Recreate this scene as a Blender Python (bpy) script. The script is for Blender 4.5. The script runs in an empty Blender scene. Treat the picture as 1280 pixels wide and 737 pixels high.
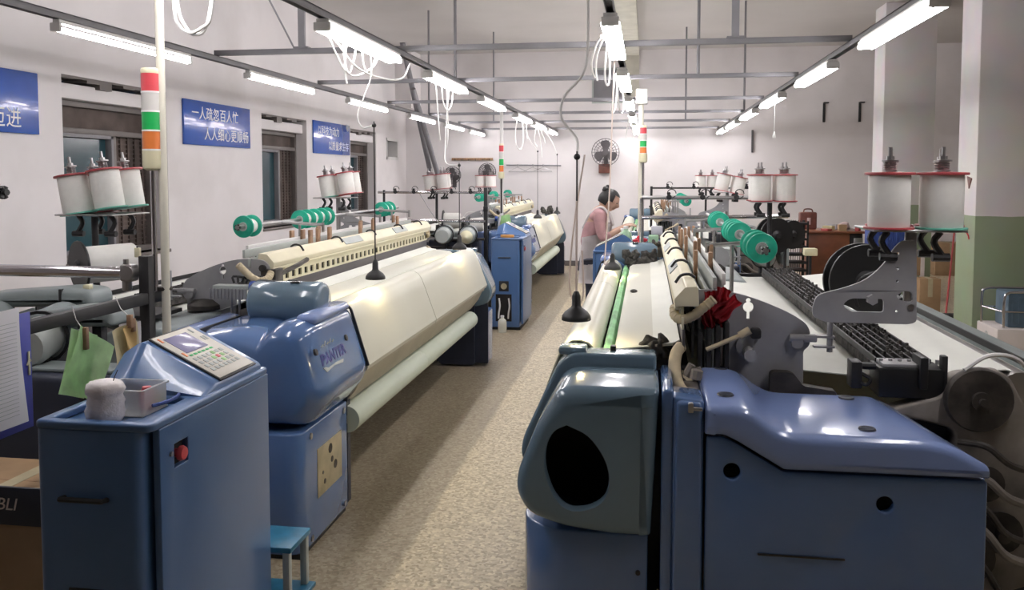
import bpy, bmesh, math, random
from mathutils import Vector, Matrix
random.seed(7)
R_ = math.radians
SC = bpy.context.scene
COL = SC.collection

# ------------------------------------------------------------------ camera, world, exposure
cam_d = bpy.data.cameras.new('camera')
cam_d.sensor_width = 36.0
cam_d.lens = 36.0 * 1080 / 1280
cam_d.shift_y = -0.0644
cam_d.clip_start = 0.05
cam = bpy.data.objects.new('camera', cam_d)
COL.objects.link(cam)
cam.location = (0, 0, 1.58)
cam.rotation_euler = (R_(90 - 3.5), 0, R_(8.826))
SC.camera = cam
w = bpy.data.worlds.new('world')
SC.world = w
w.use_nodes = True
w.node_tree.nodes['Background'].inputs[0].default_value = (0.012, 0.014, 0.02, 1)
w.node_tree.nodes['Background'].inputs[1].default_value = 1.0
SC.view_settings.view_transform = 'Standard'
SC.view_settings.look = 'None'
SC.view_settings.exposure = 0.28
SC.view_settings.gamma = 1.0
SC.view_settings.use_curve_mapping = False
TUBE_POWER = 35.0
LAMP_POWER = 9.0

# ------------------------------------------------------------------ materials
def mat(name, col, rough=0.5, metal=0.0, var=0.06, scale=6.0, bump=0.0, bscale=200.0, coat=0.0, emit=None, estr=0.0, detail=4.0, trans=0.0, alpha=1.0, dirt=None, dirt_scale=3.0, dirt_amt=0.5):
    m = bpy.data.materials.new(name)
    m.use_nodes = True
    nt = m.node_tree
    b = nt.nodes['Principled BSDF']
    b.inputs['Roughness'].default_value = rough
    b.inputs['Metallic'].default_value = metal
    b.inputs['Coat Weight'].default_value = coat
    b.inputs['Coat Roughness'].default_value = 0.06
    b.inputs['Transmission Weight'].default_value = trans
    b.inputs['Alpha'].default_value = alpha
    tc = nt.nodes.new('ShaderNodeTexCoord')
    n = nt.nodes.new('ShaderNodeTexNoise')
    n.inputs['Scale'].default_value = scale
    n.inputs['Detail'].default_value = detail
    nt.links.new(tc.outputs['Object'], n.inputs['Vector'])
    cr = nt.nodes.new('ShaderNodeValToRGB')
    lo = [max(0, c * (1 - var * 2)) for c in col]
    hi = [min(1, c * (1 + var)) for c in col]
    cr.color_ramp.elements[0].position = 0.3
    cr.color_ramp.elements[0].color = (*lo, 1)
    cr.color_ramp.elements[1].position = 0.7
    cr.color_ramp.elements[1].color = (*hi, 1)
    nt.links.new(n.outputs['Fac'], cr.inputs['Fac'])
    out = cr.outputs['Color']
    if dirt:
        n2 = nt.nodes.new('ShaderNodeTexNoise')
        n2.inputs['Scale'].default_value = dirt_scale
        n2.inputs['Detail'].default_value = 8
        nt.links.new(tc.outputs['Object'], n2.inputs['Vector'])
        mr = nt.nodes.new('ShaderNodeMapRange')
        mr.inputs['From Min'].default_value = 0.52
        mr.inputs['From Max'].default_value = 0.75
        mr.inputs['To Max'].default_value = dirt_amt
        nt.links.new(n2.outputs['Fac'], mr.inputs['Value'])
        mx = nt.nodes.new('ShaderNodeMix')
        mx.data_type = 'RGBA'
        nt.links.new(mr.outputs['Result'], mx.inputs['Factor'])
        nt.links.new(out, mx.inputs['A'])
        mx.inputs['B'].default_value = (*dirt, 1)
        out = mx.outputs['Result']
    nt.links.new(out, b.inputs['Base Color'])
    if bump > 0:
        n3 = nt.nodes.new('ShaderNodeTexNoise')
        n3.inputs['Scale'].default_value = bscale
        n3.inputs['Detail'].default_value = 3
        nt.links.new(tc.outputs['Object'], n3.inputs['Vector'])
        bp = nt.nodes.new('ShaderNodeBump')
        bp.inputs['Strength'].default_value = bump
        bp.inputs['Distance'].default_value = 0.002
        nt.links.new(n3.outputs['Fac'], bp.inputs['Height'])
        nt.links.new(bp.outputs['Normal'], b.inputs['Normal'])
    if emit:
        b.inputs['Emission Color'].default_value = (*emit, 1)
        b.inputs['Emission Strength'].default_value = estr
    return m

M = {}
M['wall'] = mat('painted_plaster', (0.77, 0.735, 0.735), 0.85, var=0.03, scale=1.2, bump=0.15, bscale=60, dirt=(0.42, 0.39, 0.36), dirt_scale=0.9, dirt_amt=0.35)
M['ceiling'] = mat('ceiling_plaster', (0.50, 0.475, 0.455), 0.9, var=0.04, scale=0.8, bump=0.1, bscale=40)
M['trimgrey'] = mat('pale_beam_paint', (0.62, 0.60, 0.52), 0.8, var=0.05)
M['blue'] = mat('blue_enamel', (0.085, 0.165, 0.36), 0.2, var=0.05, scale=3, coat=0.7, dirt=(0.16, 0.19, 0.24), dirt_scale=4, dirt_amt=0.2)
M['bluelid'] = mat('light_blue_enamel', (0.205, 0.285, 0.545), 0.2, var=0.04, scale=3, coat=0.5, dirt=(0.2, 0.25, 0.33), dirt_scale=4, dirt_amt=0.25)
M['bluegrey'] = mat('grey_blue_enamel', (0.135, 0.205, 0.265), 0.2, var=0.05, scale=3, coat=0.5)
M['blueconsole'] = mat('console_blue_paint', (0.075, 0.155, 0.33), 0.3, var=0.05, scale=3, coat=0.25, bump=0.1, bscale=300)
M['navy'] = mat('navy_paint', (0.022, 0.028, 0.05), 0.45, var=0.1)
M['steelgrey'] = mat('grey_plate_paint', (0.36, 0.36, 0.37), 0.45, var=0.08, scale=8, dirt=(0.25, 0.245, 0.24), dirt_scale=5, dirt_amt=0.5)
M['greyblue'] = mat('grey_green_casting', (0.25, 0.29, 0.29), 0.42, var=0.08, scale=5, dirt=(0.15, 0.16, 0.155), dirt_amt=0.5)
M['palegrey'] = mat('pale_grey_plastic', (0.42, 0.45, 0.43), 0.45, var=0.06)
M['darkmetal'] = mat('dark_steel', (0.035, 0.034, 0.036), 0.5, 0.3, var=0.2, scale=12)
M['oily'] = mat('oily_dark_casting', (0.06, 0.052, 0.046), 0.55, 0.2, var=0.3, scale=14, bump=0.3, bscale=60, dirt=(0.17, 0.15, 0.13), dirt_scale=9, dirt_amt=0.5)
M['brownsteel'] = mat('brown_grey_casting', (0.30, 0.27, 0.24), 0.6, 0.1, var=0.2, scale=8, bump=0.2, bscale=60, dirt=(0.07, 0.06, 0.055), dirt_scale=6, dirt_amt=0.7)
M['black'] = mat('black_plastic', (0.012, 0.012, 0.013), 0.45, var=0.15)
M['blackrub'] = mat('black_rubber', (0.02, 0.02, 0.02), 0.8, var=0.15)
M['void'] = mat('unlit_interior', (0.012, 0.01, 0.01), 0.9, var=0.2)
M['chrome'] = mat('chromed_steel', (0.62, 0.60, 0.63), 0.14, 1.0, var=0.03)
M['steel'] = mat('bare_steel', (0.42, 0.41, 0.41), 0.32, 0.9, var=0.08)
M['rail'] = mat('grey_painted_channel', (0.215, 0.21, 0.225), 0.6, var=0.06)
M['cream'] = mat('cream_painted_beam', (0.80, 0.74, 0.54), 0.42, var=0.05, scale=5, dirt=(0.66, 0.59, 0.42), dirt_scale=5, dirt_amt=0.5)
M['creampole'] = mat('cream_conduit', (0.74, 0.71, 0.60), 0.45, var=0.04)
M['whitepole'] = mat('white_conduit', (0.72, 0.71, 0.69), 0.45, var=0.03)
M['cloth'] = mat('white_woven_cloth', (0.62, 0.615, 0.54), 0.62, var=0.02, scale=2, bump=0.35, bscale=900)
M['cover'] = mat('white_cloth_guard', (0.60, 0.59, 0.49), 0.38, var=0.03, scale=1.6, bump=0.05, bscale=50, dirt=(0.55, 0.53, 0.42), dirt_scale=2.5, dirt_amt=0.4)
M['apron'] = mat('beige_apron_cloth', (0.46, 0.42, 0.33), 0.75, var=0.06, scale=4, bump=0.2, bscale=300)
M['roll'] = mat('pale_green_cloth_roll', (0.60, 0.66, 0.55), 0.6, var=0.03, scale=3)
M['warp'] = mat('white_warp_yarn', (0.78, 0.79, 0.73), 0.65, var=0.03, scale=3, bump=0.3, bscale=500)
M['greenstrip'] = mat('green_selvedge_strip', (0.20, 0.50, 0.22), 0.5, var=0.25, scale=7)
M['yarn'] = mat('white_yarn', (0.80, 0.79, 0.75), 0.8, var=0.02, scale=30, bump=0.4, bscale=700)
M['redplastic'] = mat('red_plastic_flange', (0.46, 0.075, 0.085), 0.4, var=0.08)
M['greenplastic'] = mat('green_plastic_flange', (0.015, 0.40, 0.26), 0.38, var=0.08, scale=20)
M['mintplastic'] = mat('mint_plastic_flange', (0.12, 0.42, 0.33), 0.4, var=0.08)
M['wood'] = mat('brown_wood_tab', (0.34, 0.20, 0.115), 0.6, var=0.2, scale=25)
M['deskwood'] = mat('reddish_desk_veneer', (0.235, 0.075, 0.035), 0.4, var=0.1, scale=6, coat=0.2)
M['carton'] = mat('brown_cardboard', (0.36, 0.235, 0.13), 0.8, var=0.08, scale=8)
M['hose'] = mat('cream_hose', (0.60, 0.50, 0.33), 0.55, var=0.1, scale=20)
M['cord'] = mat('white_cord', (0.78, 0.77, 0.75), 0.5, var=0.02)
M['pinkcord'] = mat('pinkish_cord', (0.72, 0.60, 0.54), 0.5, var=0.04)
M['red'] = mat('red_cloth', (0.68, 0.05, 0.075), 0.8, var=0.2, scale=10)
M['signblue'] = mat('blue_sign_board', (0.016, 0.085, 0.42), 0.22, var=0.04, coat=0.4)
M['white'] = mat('white_lettering', (0.82, 0.82, 0.80), 0.5, var=0.01)
M['navyink'] = mat('dark_blue_lettering', (0.02, 0.03, 0.23), 0.4, var=0.02)
M['beigeplate'] = mat('beige_metal_plate', (0.45, 0.39, 0.25), 0.55, var=0.1, scale=12)
M['keypad'] = mat('keypad_foil', (0.66, 0.63, 0.56), 0.4, var=0.02)
M['screen'] = mat('lcd_screen', (0.26, 0.25, 0.40), 0.18, var=0.02)
M['orange'] = mat('orange_lens', (0.72, 0.21, 0.055), 0.3, var=0.04)
M['redlens'] = mat('red_lens', (0.60, 0.07, 0.085), 0.3, var=0.04)
M['greenlens'] = mat('green_lens', (0.02, 0.42, 0.10), 0.3, var=0.04)
M['clearlens'] = mat('clear_lens', (0.62, 0.60, 0.57), 0.25, var=0.03)
M['ivory'] = mat('ivory_plastic', (0.72, 0.68, 0.47), 0.4, var=0.03)
M['greenpaper'] = mat('green_paper_card', (0.50, 0.76, 0.40), 0.8, var=0.1, scale=20)
M['paper'] = mat('white_paper', (0.76, 0.75, 0.78), 0.8, var=0.03)
M['printpaper'] = mat('printed_white_paper', (0.80, 0.79, 0.81), 0.8, var=0.02)
M['oldpaper'] = mat('yellowed_paper', (0.76, 0.69, 0.44), 0.8, var=0.1, scale=12)
M['bluefolder'] = mat('blue_plastic_folder', (0.07, 0.08, 0.38), 0.35, var=0.06)
M['clearplastic'] = mat('clear_plastic', (0.90, 0.91, 0.90), 0.3, trans=0.75, var=0.02)
M['cotton'] = mat('cotton_fluff', (0.84, 0.79, 0.79), 0.95, var=0.08, scale=25, bump=0.8, bscale=90)
M['lint'] = mat('grey_lint', (0.085, 0.08, 0.075), 0.95, var=0.4, scale=30, bump=1.0, bscale=120)
M['teal'] = mat('teal_window_glass', (0.03, 0.075, 0.09), 0.15, var=0.2, scale=1.2)
M['frame'] = mat('grey_brown_window_frame', (0.155, 0.135, 0.125), 0.5, var=0.08)
M['screenmesh'] = mat('brown_insect_screen', (0.10, 0.073, 0.062), 0.75, var=0.25, scale=5)
M['tealstool'] = mat('teal_blue_paint', (0.03, 0.19, 0.33), 0.35, var=0.15, scale=20)
M['pillar_green'] = mat('pale_green_wall_paint', (0.305, 0.385, 0.255), 0.7, var=0.05, scale=2, dirt=(0.2, 0.24, 0.17), dirt_amt=0.3)
M['pinkbag'] = mat('pink_plastic_bag', (0.55, 0.42, 0.41), 0.5, var=0.08)
M['whitebox'] = mat('off_white_enamel', (0.66, 0.60, 0.57), 0.5, var=0.03)
M['cratblue'] = mat('blue_crate_plastic', (0.04, 0.08, 0.30), 0.4, var=0.12, scale=9)
M['crateteal'] = mat('dull_blue_crate_plastic', (0.10, 0.16, 0.22), 0.4, var=0.15, scale=9)
M['leather'] = mat('red_brown_case', (0.16, 0.055, 0.04), 0.5, var=0.15, scale=15)
M['skin'] = mat('skin', (0.56, 0.36, 0.27), 0.55, var=0.04)
M['pinkshirt'] = mat('dusty_pink_cotton', (0.50, 0.29, 0.30), 0.85, var=0.08, scale=12)
M['apronwhite'] = mat('white_apron_cotton', (0.70, 0.66, 0.66), 0.85, var=0.05, scale=12)
M['trousers'] = mat('dark_trousers', (0.05, 0.055, 0.08), 0.85, var=0.1)
M['hair'] = mat('black_hair', (0.012, 0.010, 0.010), 0.5, var=0.3, scale=60)
M['eye'] = mat('dark_eye', (0.02, 0.015, 0.012), 0.3)
M['lips'] = mat('lips', (0.42, 0.16, 0.14), 0.5)
M['greenbottle'] = mat('green_plastic_bottle', (0.40, 0.62, 0.40), 0.35, var=0.05, trans=0.2)
M['milk'] = mat('milky_plastic', (0.70, 0.70, 0.60), 0.4, var=0.03)
M['orangecloth'] = mat('orange_tape', (0.62, 0.29, 0.07), 0.6, var=0.1)
M['fanmetal'] = mat('grey_fan_wire', (0.12, 0.11, 0.115), 0.5, 0.4)
M['redsign'] = mat('red_notice_board', (0.42, 0.07, 0.07), 0.5)
M['tube'] = mat('fluorescent_tube', (0.9, 0.9, 0.9), 0.4, var=0.0, emit=(1.0, 0.965, 0.985), estr=TUBE_POWER)
M['bulb'] = mat('warm_bulb', (0.9, 0.85, 0.7), 0.4, var=0.0, emit=(1.0, 0.80, 0.42), estr=260.0)

# pillar paint: white over green, split at shoulder height
def pillar_mat():
    m = bpy.data.materials.new('two_tone_pillar_paint'); m.use_nodes = True
    nt = m.node_tree; b = nt.nodes['Principled BSDF']; b.inputs['Roughness'].default_value = 0.7
    g = nt.nodes.new('ShaderNodeNewGeometry')
    s = nt.nodes.new('ShaderNodeSeparateXYZ'); nt.links.new(g.outputs['Position'], s.inputs[0])
    n = nt.nodes.new('ShaderNodeTexNoise'); n.inputs['Scale'].default_value = 3; n.inputs['Detail'].default_value = 6
    nt.links.new(g.outputs['Position'], n.inputs['Vector'])
    ad = nt.nodes.new('ShaderNodeMath'); ad.operation = 'MULTIPLY_ADD'; ad.inputs[1].default_value = 0.03
    nt.links.new(n.outputs['Fac'], ad.inputs[0]); nt.links.new(s.outputs['Z'], ad.inputs[2])
    gt = nt.nodes.new('ShaderNodeMath'); gt.operation = 'GREATER_THAN'; gt.inputs[1].default_value = 1.235
    nt.links.new(ad.outputs[0], gt.inputs[0])
    mx = nt.nodes.new('ShaderNodeMix'); mx.data_type = 'RGBA'
    nt.links.new(gt.outputs[0], mx.inputs['Factor'])
    mx.inputs['A'].default_value = (0.315, 0.385, 0.255, 1); mx.inputs['B'].default_value = (0.74, 0.71, 0.705, 1)
    m2 = nt.nodes.new('ShaderNodeMix'); m2.data_type = 'RGBA'; m2.blend_type = 'MULTIPLY'; m2.inputs['Factor'].default_value = 0.25
    nt.links.new(mx.outputs['Result'], m2.inputs['A']); nt.links.new(n.outputs['Color'], m2.inputs['B'])
    nt.links.new(m2.outputs['Result'], b.inputs['Base Color'])
    return m
M['pillar'] = pillar_mat()

def translucent(name, k=0.45):
    m = M[name]; nt = m.node_tree; b = nt.nodes['Principled BSDF']
    t = nt.nodes.new('ShaderNodeBsdfTranslucent'); mx = nt.nodes.new('ShaderNodeMixShader'); mx.inputs[0].default_value = k
    src = b.inputs['Base Color'].links[0].from_socket
    nt.links.new(src, t.inputs['Color'])
    nt.links.new(b.outputs[0], mx.inputs[1]); nt.links.new(t.outputs[0], mx.inputs[2])
    nt.links.new(mx.outputs[0], nt.nodes['Material Output'].inputs['Surface'])
for n_ in ('greenpaper', 'paper', 'oldpaper'): translucent(n_)

def floor_mat():
    m = bpy.data.materials.new('terrazzo_floor'); m.use_nodes = True
    nt = m.node_tree; b = nt.nodes['Principled BSDF']; L = nt.links.new
    g = nt.nodes.new('ShaderNodeNewGeometry')
    v = nt.nodes.new('ShaderNodeTexVoronoi'); v.inputs['Scale'].default_value = 75
    L(g.outputs['Position'], v.inputs['Vector'])
    cr = nt.nodes.new('ShaderNodeValToRGB')
    e = cr.color_ramp.elements
    e[0].position = 0.0; e[0].color = (0.33, 0.27, 0.175, 1)
    e[1].position = 1.0; e[1].color = (0.74, 0.66, 0.48, 1)
    x = e.new(0.35); x.color = (0.49, 0.415, 0.28, 1)
    x = e.new(0.75); x.color = (0.60, 0.52, 0.37, 1)
    sp = nt.nodes.new('ShaderNodeSeparateColor'); L(v.outputs['Color'], sp.inputs[0]); L(sp.outputs[0], cr.inputs['Fac'])
    n = nt.nodes.new('ShaderNodeTexNoise'); n.inputs['Scale'].default_value = 1.3; n.inputs['Detail'].default_value = 8
    L(g.outputs['Position'], n.inputs['Vector'])
    s = nt.nodes.new('ShaderNodeSeparateXYZ'); L(g.outputs['Position'], s.inputs[0])
    # worn, oily strip along the machine feet (x < -0.98) next to the swept aisle
    a = nt.nodes.new('ShaderNodeMath'); a.operation = 'MULTIPLY_ADD'; a.inputs[1].default_value = 0.03
    L(n.outputs['Fac'], a.inputs[0]); L(s.outputs['X'], a.inputs[2])
    mr = nt.nodes.new('ShaderNodeMapRange'); mr.inputs['From Min'].default_value = -0.985; mr.inputs['From Max'].default_value = -0.955
    mr.inputs['To Min'].default_value = 0.55; mr.inputs['To Max'].default_value = 0.0
    L(a.outputs[0], mr.inputs['Value'])
    mx = nt.nodes.new('ShaderNodeMix'); mx.data_type = 'RGBA'
    L(mr.outputs['Result'], mx.inputs['Factor']); L(cr.outputs['Color'], mx.inputs['A']); mx.inputs['B'].default_value = (0.165, 0.13, 0.092, 1)
    m2 = nt.nodes.new('ShaderNodeMix'); m2.data_type = 'RGBA'; m2.blend_type = 'MULTIPLY'; m2.inputs['Factor'].default_value = 0.35
    c2 = nt.nodes.new('ShaderNodeValToRGB'); c2.color_ramp.elements[0].position = 0.3; c2.color_ramp.elements[0].color = (0.72, 0.68, 0.6, 1); c2.color_ramp.elements[1].position = 0.7
    L(n.outputs['Fac'], c2.inputs['Fac'])
    L(mx.outputs['Result'], m2.inputs['A']); L(c2.outputs['Color'], m2.inputs['B'])
    L(m2.outputs['Result'], b.inputs['Base Color'])
    rr = nt.nodes.new('ShaderNodeMapRange'); rr.inputs['To Min'].default_value = 0.32; rr.inputs['To Max'].default_value = 0.6
    L(n.outputs['Fac'], rr.inputs['Value']); L(rr.outputs['Result'], b.inputs['Roughness'])
    return m
M['floor'] = floor_mat()

# ------------------------------------------------------------------ mesh builder
def rpoly(pts, n=5):
    """polygon with rounded corners; pts = (x, y, r)"""
    out = []
    N = len(pts)
    for i, p in enumerate(pts):
        r = p[2] if len(p) > 2 else 0
        P = Vector(p[:2])
        if r <= 0:
            out.append(tuple(P)); continue
        A = Vector(pts[i - 1][:2]); Bv = Vector(pts[(i + 1) % N][:2])
        da = (A - P); db = (Bv - P)
        r1 = min(r, da.length * 0.48, db.length * 0.48)
        a = P + da.normalized() * r1; b = P + db.normalized() * r1
        for k in range(n + 1):
            t = k / n
            out.append(tuple(a * (1 - t) ** 2 + P * 2 * t * (1 - t) + b * t * t))
    return out

def circ(x, y, r, n=20, ry=None):
    return [(x + r * math.cos(2 * math.pi * k / n), y + (ry or r) * math.sin(2 * math.pi * k / n)) for k in range(n)]

def crom(pts, n=6):
    pts = [Vector(p) for p in pts]
    if len(pts) < 3: return pts
    q = [pts[0] * 2 - pts[1]] + pts + [pts[-1] * 2 - pts[-2]]
    out = []
    for i in range(1, len(q) - 2):
        a, b, c, d = q[i - 1:i + 3]
        for k in range(n):
            t = k / n
            out.append(0.5 * ((2 * b) + (c - a) * t + (2 * a - 5 * b + 4 * c - d) * t * t + (3 * b - a - 3 * c + d) * t ** 3))
    out.append(pts[-1])
    return out

ORG = {}
class B:
    def __init__(self):
        self.bm = bmesh.new()
    def add(self, tmp, mtx=None, fn=None):
        if mtx is not None: tmp.transform(mtx)
        vm = {}
        for v in tmp.verts:
            co = v.co if fn is None else Vector(fn(v.co))
            vm[v] = self.bm.verts.new(co)
        for f in tmp.faces:
            try: self.bm.faces.new([vm[v] for v in f.verts])
            except ValueError: pass
        tmp.free()
        return self
    def box(self, x0, x1, y0, y1, z0, z1, bev=0.0, seg=2, mtx=None, fn=None):
        t = bmesh.new()
        bmesh.ops.create_cube(t, size=1.0)
        for v in t.verts:
            v.co = ((x0 + x1) / 2 + v.co.x * abs(x1 - x0), (y0 + y1) / 2 + v.co.y * abs(y1 - y0), (z0 + z1) / 2 + v.co.z * abs(z1 - z0))
        if bev > 0:
            bmesh.ops.bevel(t, geom=list(t.edges), offset=bev, segments=seg, affect='EDGES', profile=0.5)
        return self.add(t, mtx, fn)
    def cyl(self, p0, p1, r0, r1=None, n=16, caps=True):
        p0 = Vector(p0); p1 = Vector(p1); d = p1 - p0
        t = bmesh.new()
        bmesh.ops.create_cone(t, cap_ends=caps, segments=n, radius1=r0, radius2=r0 if r1 is None else r1, depth=d.length)
        q = Vector((0, 0, 1)).rotation_difference(d.normalized()).to_matrix().to_4x4()
        return self.add(t, Matrix.Translation((p0 + p1) / 2) @ q)
    def sph(self, c, r, sx=1, sy=1, sz=1, u=16, v=10, mtx=None, fn=None):
        t = bmesh.new()
        bmesh.ops.create_uvsphere(t, u_segments=u, v_segments=v, radius=r)
        mm = Matrix.Translation(c) @ (mtx or Matrix()) @ Matrix.Diagonal((sx, sy, sz, 1))
        return self.add(t, mm, fn)
    def tube(self, pts, r, n=8, smooth=0, closed=False, rfun=None):
        P = crom(pts, smooth) if smooth else [Vector(p) for p in pts]
        t = bmesh.new()
        rings = []
        up = None
        N = len(P)
        for i in range(N):
            d = (P[min(i + 1, N - 1)] - P[max(i - 1, 0)]).normalized()
            if up is None:
                up = d.orthogonal().normalized()
            else:
                up = (up - d * up.dot(d))
                up = up.normalized() if up.length > 1e-6 else d.orthogonal().normalized()
            s = d.cross(up)
            rr = r if rfun is None else rfun(i / (N - 1))
            rings.append([t.verts.new(P[i] + (up * math.cos(2 * math.pi * k / n) + s * math.sin(2 * math.pi * k / n)) * rr) for k in range(n)])
        for a, b in zip(rings, rings[1:]):
            for k in range(n):
                t.faces.new((a[k], a[(k + 1) % n], b[(k + 1) % n], b[k]))
        t.faces.new(rings[0][::-1]); t.faces.new(rings[-1])
        return self.add(t)
    def lathe(self, prof, org=(0, 0, 0), axis=(0, 0, 1), n=20, cap=True):
        """prof: list of (radius, height)"""
        t = bmesh.new()
        rings = []
        for r, h in prof:
            if r < 1e-5: rings.append([t.verts.new((0, 0, h))])
            else: rings.append([t.verts.new((r * math.cos(2 * math.pi * k / n), r * math.sin(2 * math.pi * k / n), h)) for k in range(n)])
        for a, b in zip(rings, rings[1:]):
            for k in range(n):
                if len(a) == 1 and len(b) == 1: continue
                if len(a) == 1: t.faces.new((a[0], b[k], b[(k + 1) % n]))
                elif len(b) == 1: t.faces.new((a[k], a[(k + 1) % n], b[0]))
                else: t.faces.new((a[k], a[(k + 1) % n], b[(k + 1) % n], b[k]))
        if cap:
            if len(rings[0]) > 1: t.faces.new(rings[0][::-1])
            if len(rings[-1]) > 1: t.faces.new(rings[-1])
        q = Vector((0, 0, 1)).rotation_difference(Vector(axis).normalized()).to_matrix().to_4x4()
        return self.add(t, Matrix.Translation(org) @ q)
    def plate(self, outline, holes, a0, a1, axis='y', bev=0.0, fn=None, res=2):
        """outline in the plane across the axis ((x,z) for y, (y,z) for x, (x,y) for z), thickness a0..a1"""
        c = bpy.data.curves.new('tmp_plate', 'CURVE')
        c.dimensions = '2D'; c.fill_mode = 'BOTH'
        half = abs(a1 - a0) / 2
        c.extrude = max(half - bev, 0.0001); c.bevel_depth = bev; c.bevel_resolution = res; c.offset = -bev
        for poly in [outline] + list(holes):
            s = c.splines.new('POLY'); s.points.add(len(poly) - 1); s.use_cyclic_u = True
            for p, q in zip(s.points, poly): p.co = (q[0], q[1], 0, 1)
        o = bpy.data.objects.new('tmp_plate', c)
        me = bpy.data.meshes.new_from_object(o)
        t = bmesh.new(); t.from_mesh(me)
        bmesh.ops.remove_doubles(t, verts=t.verts, dist=1e-5)
        bpy.data.objects.remove(o); bpy.data.curves.remove(c); bpy.data.meshes.remove(me)
        mid = (a0 + a1) / 2
        for v in t.verts:
            x, y, z = v.co
            v.co = (x, mid + z, y) if axis == 'y' else (mid + z, x, y) if axis == 'x' else (x, y, mid + z)
        return self.add(t, None, fn)
    def sheet(self, prof, y0, y1, th=0.003, n=1, fn=None):
        """thin solid: profile polyline (x,z) swept along y"""
        t = bmesh.new()
        P = [Vector((p[0], p[1])) for p in prof]
        nor = []
        for i in range(len(P)):
            d = (P[min(i + 1, len(P) - 1)] - P[max(i - 1, 0)]).normalized()
            nor.append(Vector((-d.y, d.x)))
        Q = P + [p - m * th for p, m in zip(P[::-1], nor[::-1])]
        rows = [[t.verts.new((q.x, y0 + (y1 - y0) * k / n, q.y)) for q in Q] for k in range(n + 1)]
        for a, b in zip(rows, rows[1:]):
            for k in range(len(Q)):
                j = (k + 1) % len(Q)
                t.faces.new((a[k], a[j], b[j], b[k]))
        t.faces.new(rows[0]); t.faces.new(rows[-1][::-1])
        return self.add(t, None, fn)
    def text(self, body, size, mtx, ext=0.0012, align='LEFT', shear=0.0, space=1.0, bold=0.0):
        c = bpy.data.curves.new('tmp_text', 'FONT')
        c.body = body; c.size = size; c.extrude = ext; c.align_x = align; c.shear = shear; c.resolution_u = 3; c.space_character = space; c.offset = bold
        o = bpy.data.objects.new('tmp_text', c)
        me = bpy.data.meshes.new_from_object(o)
        t = bmesh.new(); t.from_mesh(me)
        bpy.data.objects.remove(o); bpy.data.curves.remove(c); bpy.data.meshes.remove(me)
        return self.add(t, mtx)
    def build(self, name, material, parent=None, origin=None, ang=38, label=None, recalc=True, link=True):
        bm = self.bm
        if recalc: bmesh.ops.recalc_face_normals(bm, faces=bm.faces)
        ca = R_(ang)
        for f in bm.faces: f.smooth = True
        for e in bm.edges:
            if len(e.link_faces) == 2:
                e.smooth = e.calc_face_angle(0) < ca
        if parent is not None: org = ORG[parent.name]
        elif origin is not None: org = Vector(origin)
        else:
            xs = [v.co for v in bm.verts]
            org = Vector(((min(v.x for v in xs) + max(v.x for v in xs)) / 2, (min(v.y for v in xs) + max(v.y for v in xs)) / 2, min(v.z for v in xs)))
        bmesh.ops.translate(bm, verts=bm.verts, vec=-org)
        me = bpy.data.meshes.new(name)
        bm.to_mesh(me); bm.free()
        me.materials.append(material if not isinstance(material, str) else M[material])
        o = bpy.data.objects.new(name, me)
        COL.objects.link(o)
        ORG[o.name] = org
        if parent is not None: o.parent = parent
        else: o.location = org
        if label: o['label'] = label
        return o

def tag(o, label, cat, group=None):
    o['label'] = label; o['category'] = cat
    if group: o['group'] = group
    return o
def thing(name, label, cat, loc=(0, 0, 0), group=None):
    o = bpy.data.objects.new(name, None)
    o.empty_display_size = 0.1
    o.location = loc
    COL.objects.link(o)
    ORG[o.name] = Vector(loc)
    return tag(o, label, cat, group)
def struct(o):
    o['kind'] = 'structure'
    return o
CH = {}
def kids(o): return [c for c in bpy.data.objects if c.parent == o]
def copy_tree(o, parent=None, loc=None, rotz=None, label=None, index=None):
    if index is None:
        index = {}
        for c in bpy.data.objects:
            if c.parent: index.setdefault(c.parent.name, []).append(c)
    c = o.copy()
    COL.objects.link(c)
    if parent is not None: c.parent = parent
    if loc is not None:
        c.location = loc
    if rotz is not None: c.rotation_euler[2] = rotz
    if label: c['label'] = label
    for ch in index.get(o.name, []): copy_tree(ch, c, index=index)
    return c

# ================================================================== THE SETTING
XL, XR, YB, YF, HC = -4.3, 6.3, 15.2, -8.0, 3.75
struct(B().box(XL - .3, XR + .3, YF - .3, YB + .3, -.12, 0).build('floor', 'floor'))
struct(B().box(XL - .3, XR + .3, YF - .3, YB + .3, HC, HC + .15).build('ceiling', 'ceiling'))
struct(B().box(XL - .3, XR + .3, YB, YB + .25, 0, HC).build('wall_back', 'wall'))
struct(B().box(XR, XR + .25, YF, YB, 0, HC).build('wall_right', 'wall'))
struct(B().box(XL - .3, XR + .3, YF - .25, YF, 0, HC).build('wall_front', 'wall'))
WINS = [(5.88, 7.30, 0.92, 2.34), (9.26, 10.57, 0.98, 2.29), (12.22, 13.44, 1.0, 2.28), (14.0, 14.66, 1.86, 2.22)]
b = B()
edges = [YF]
for (a, c, z0, z1) in WINS:
    b.box(XL - .28, XL, edges[-1], a, 0, HC)
    b.box(XL - .28, XL, a, c, 0, z0)
    b.box(XL - .28, XL, a, c, z1, HC)
    edges.append(c)
b.box(XL - .28, XL, edges[-1], YB, 0, HC)
struct(b.build('wall_left', 'wall'))
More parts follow.
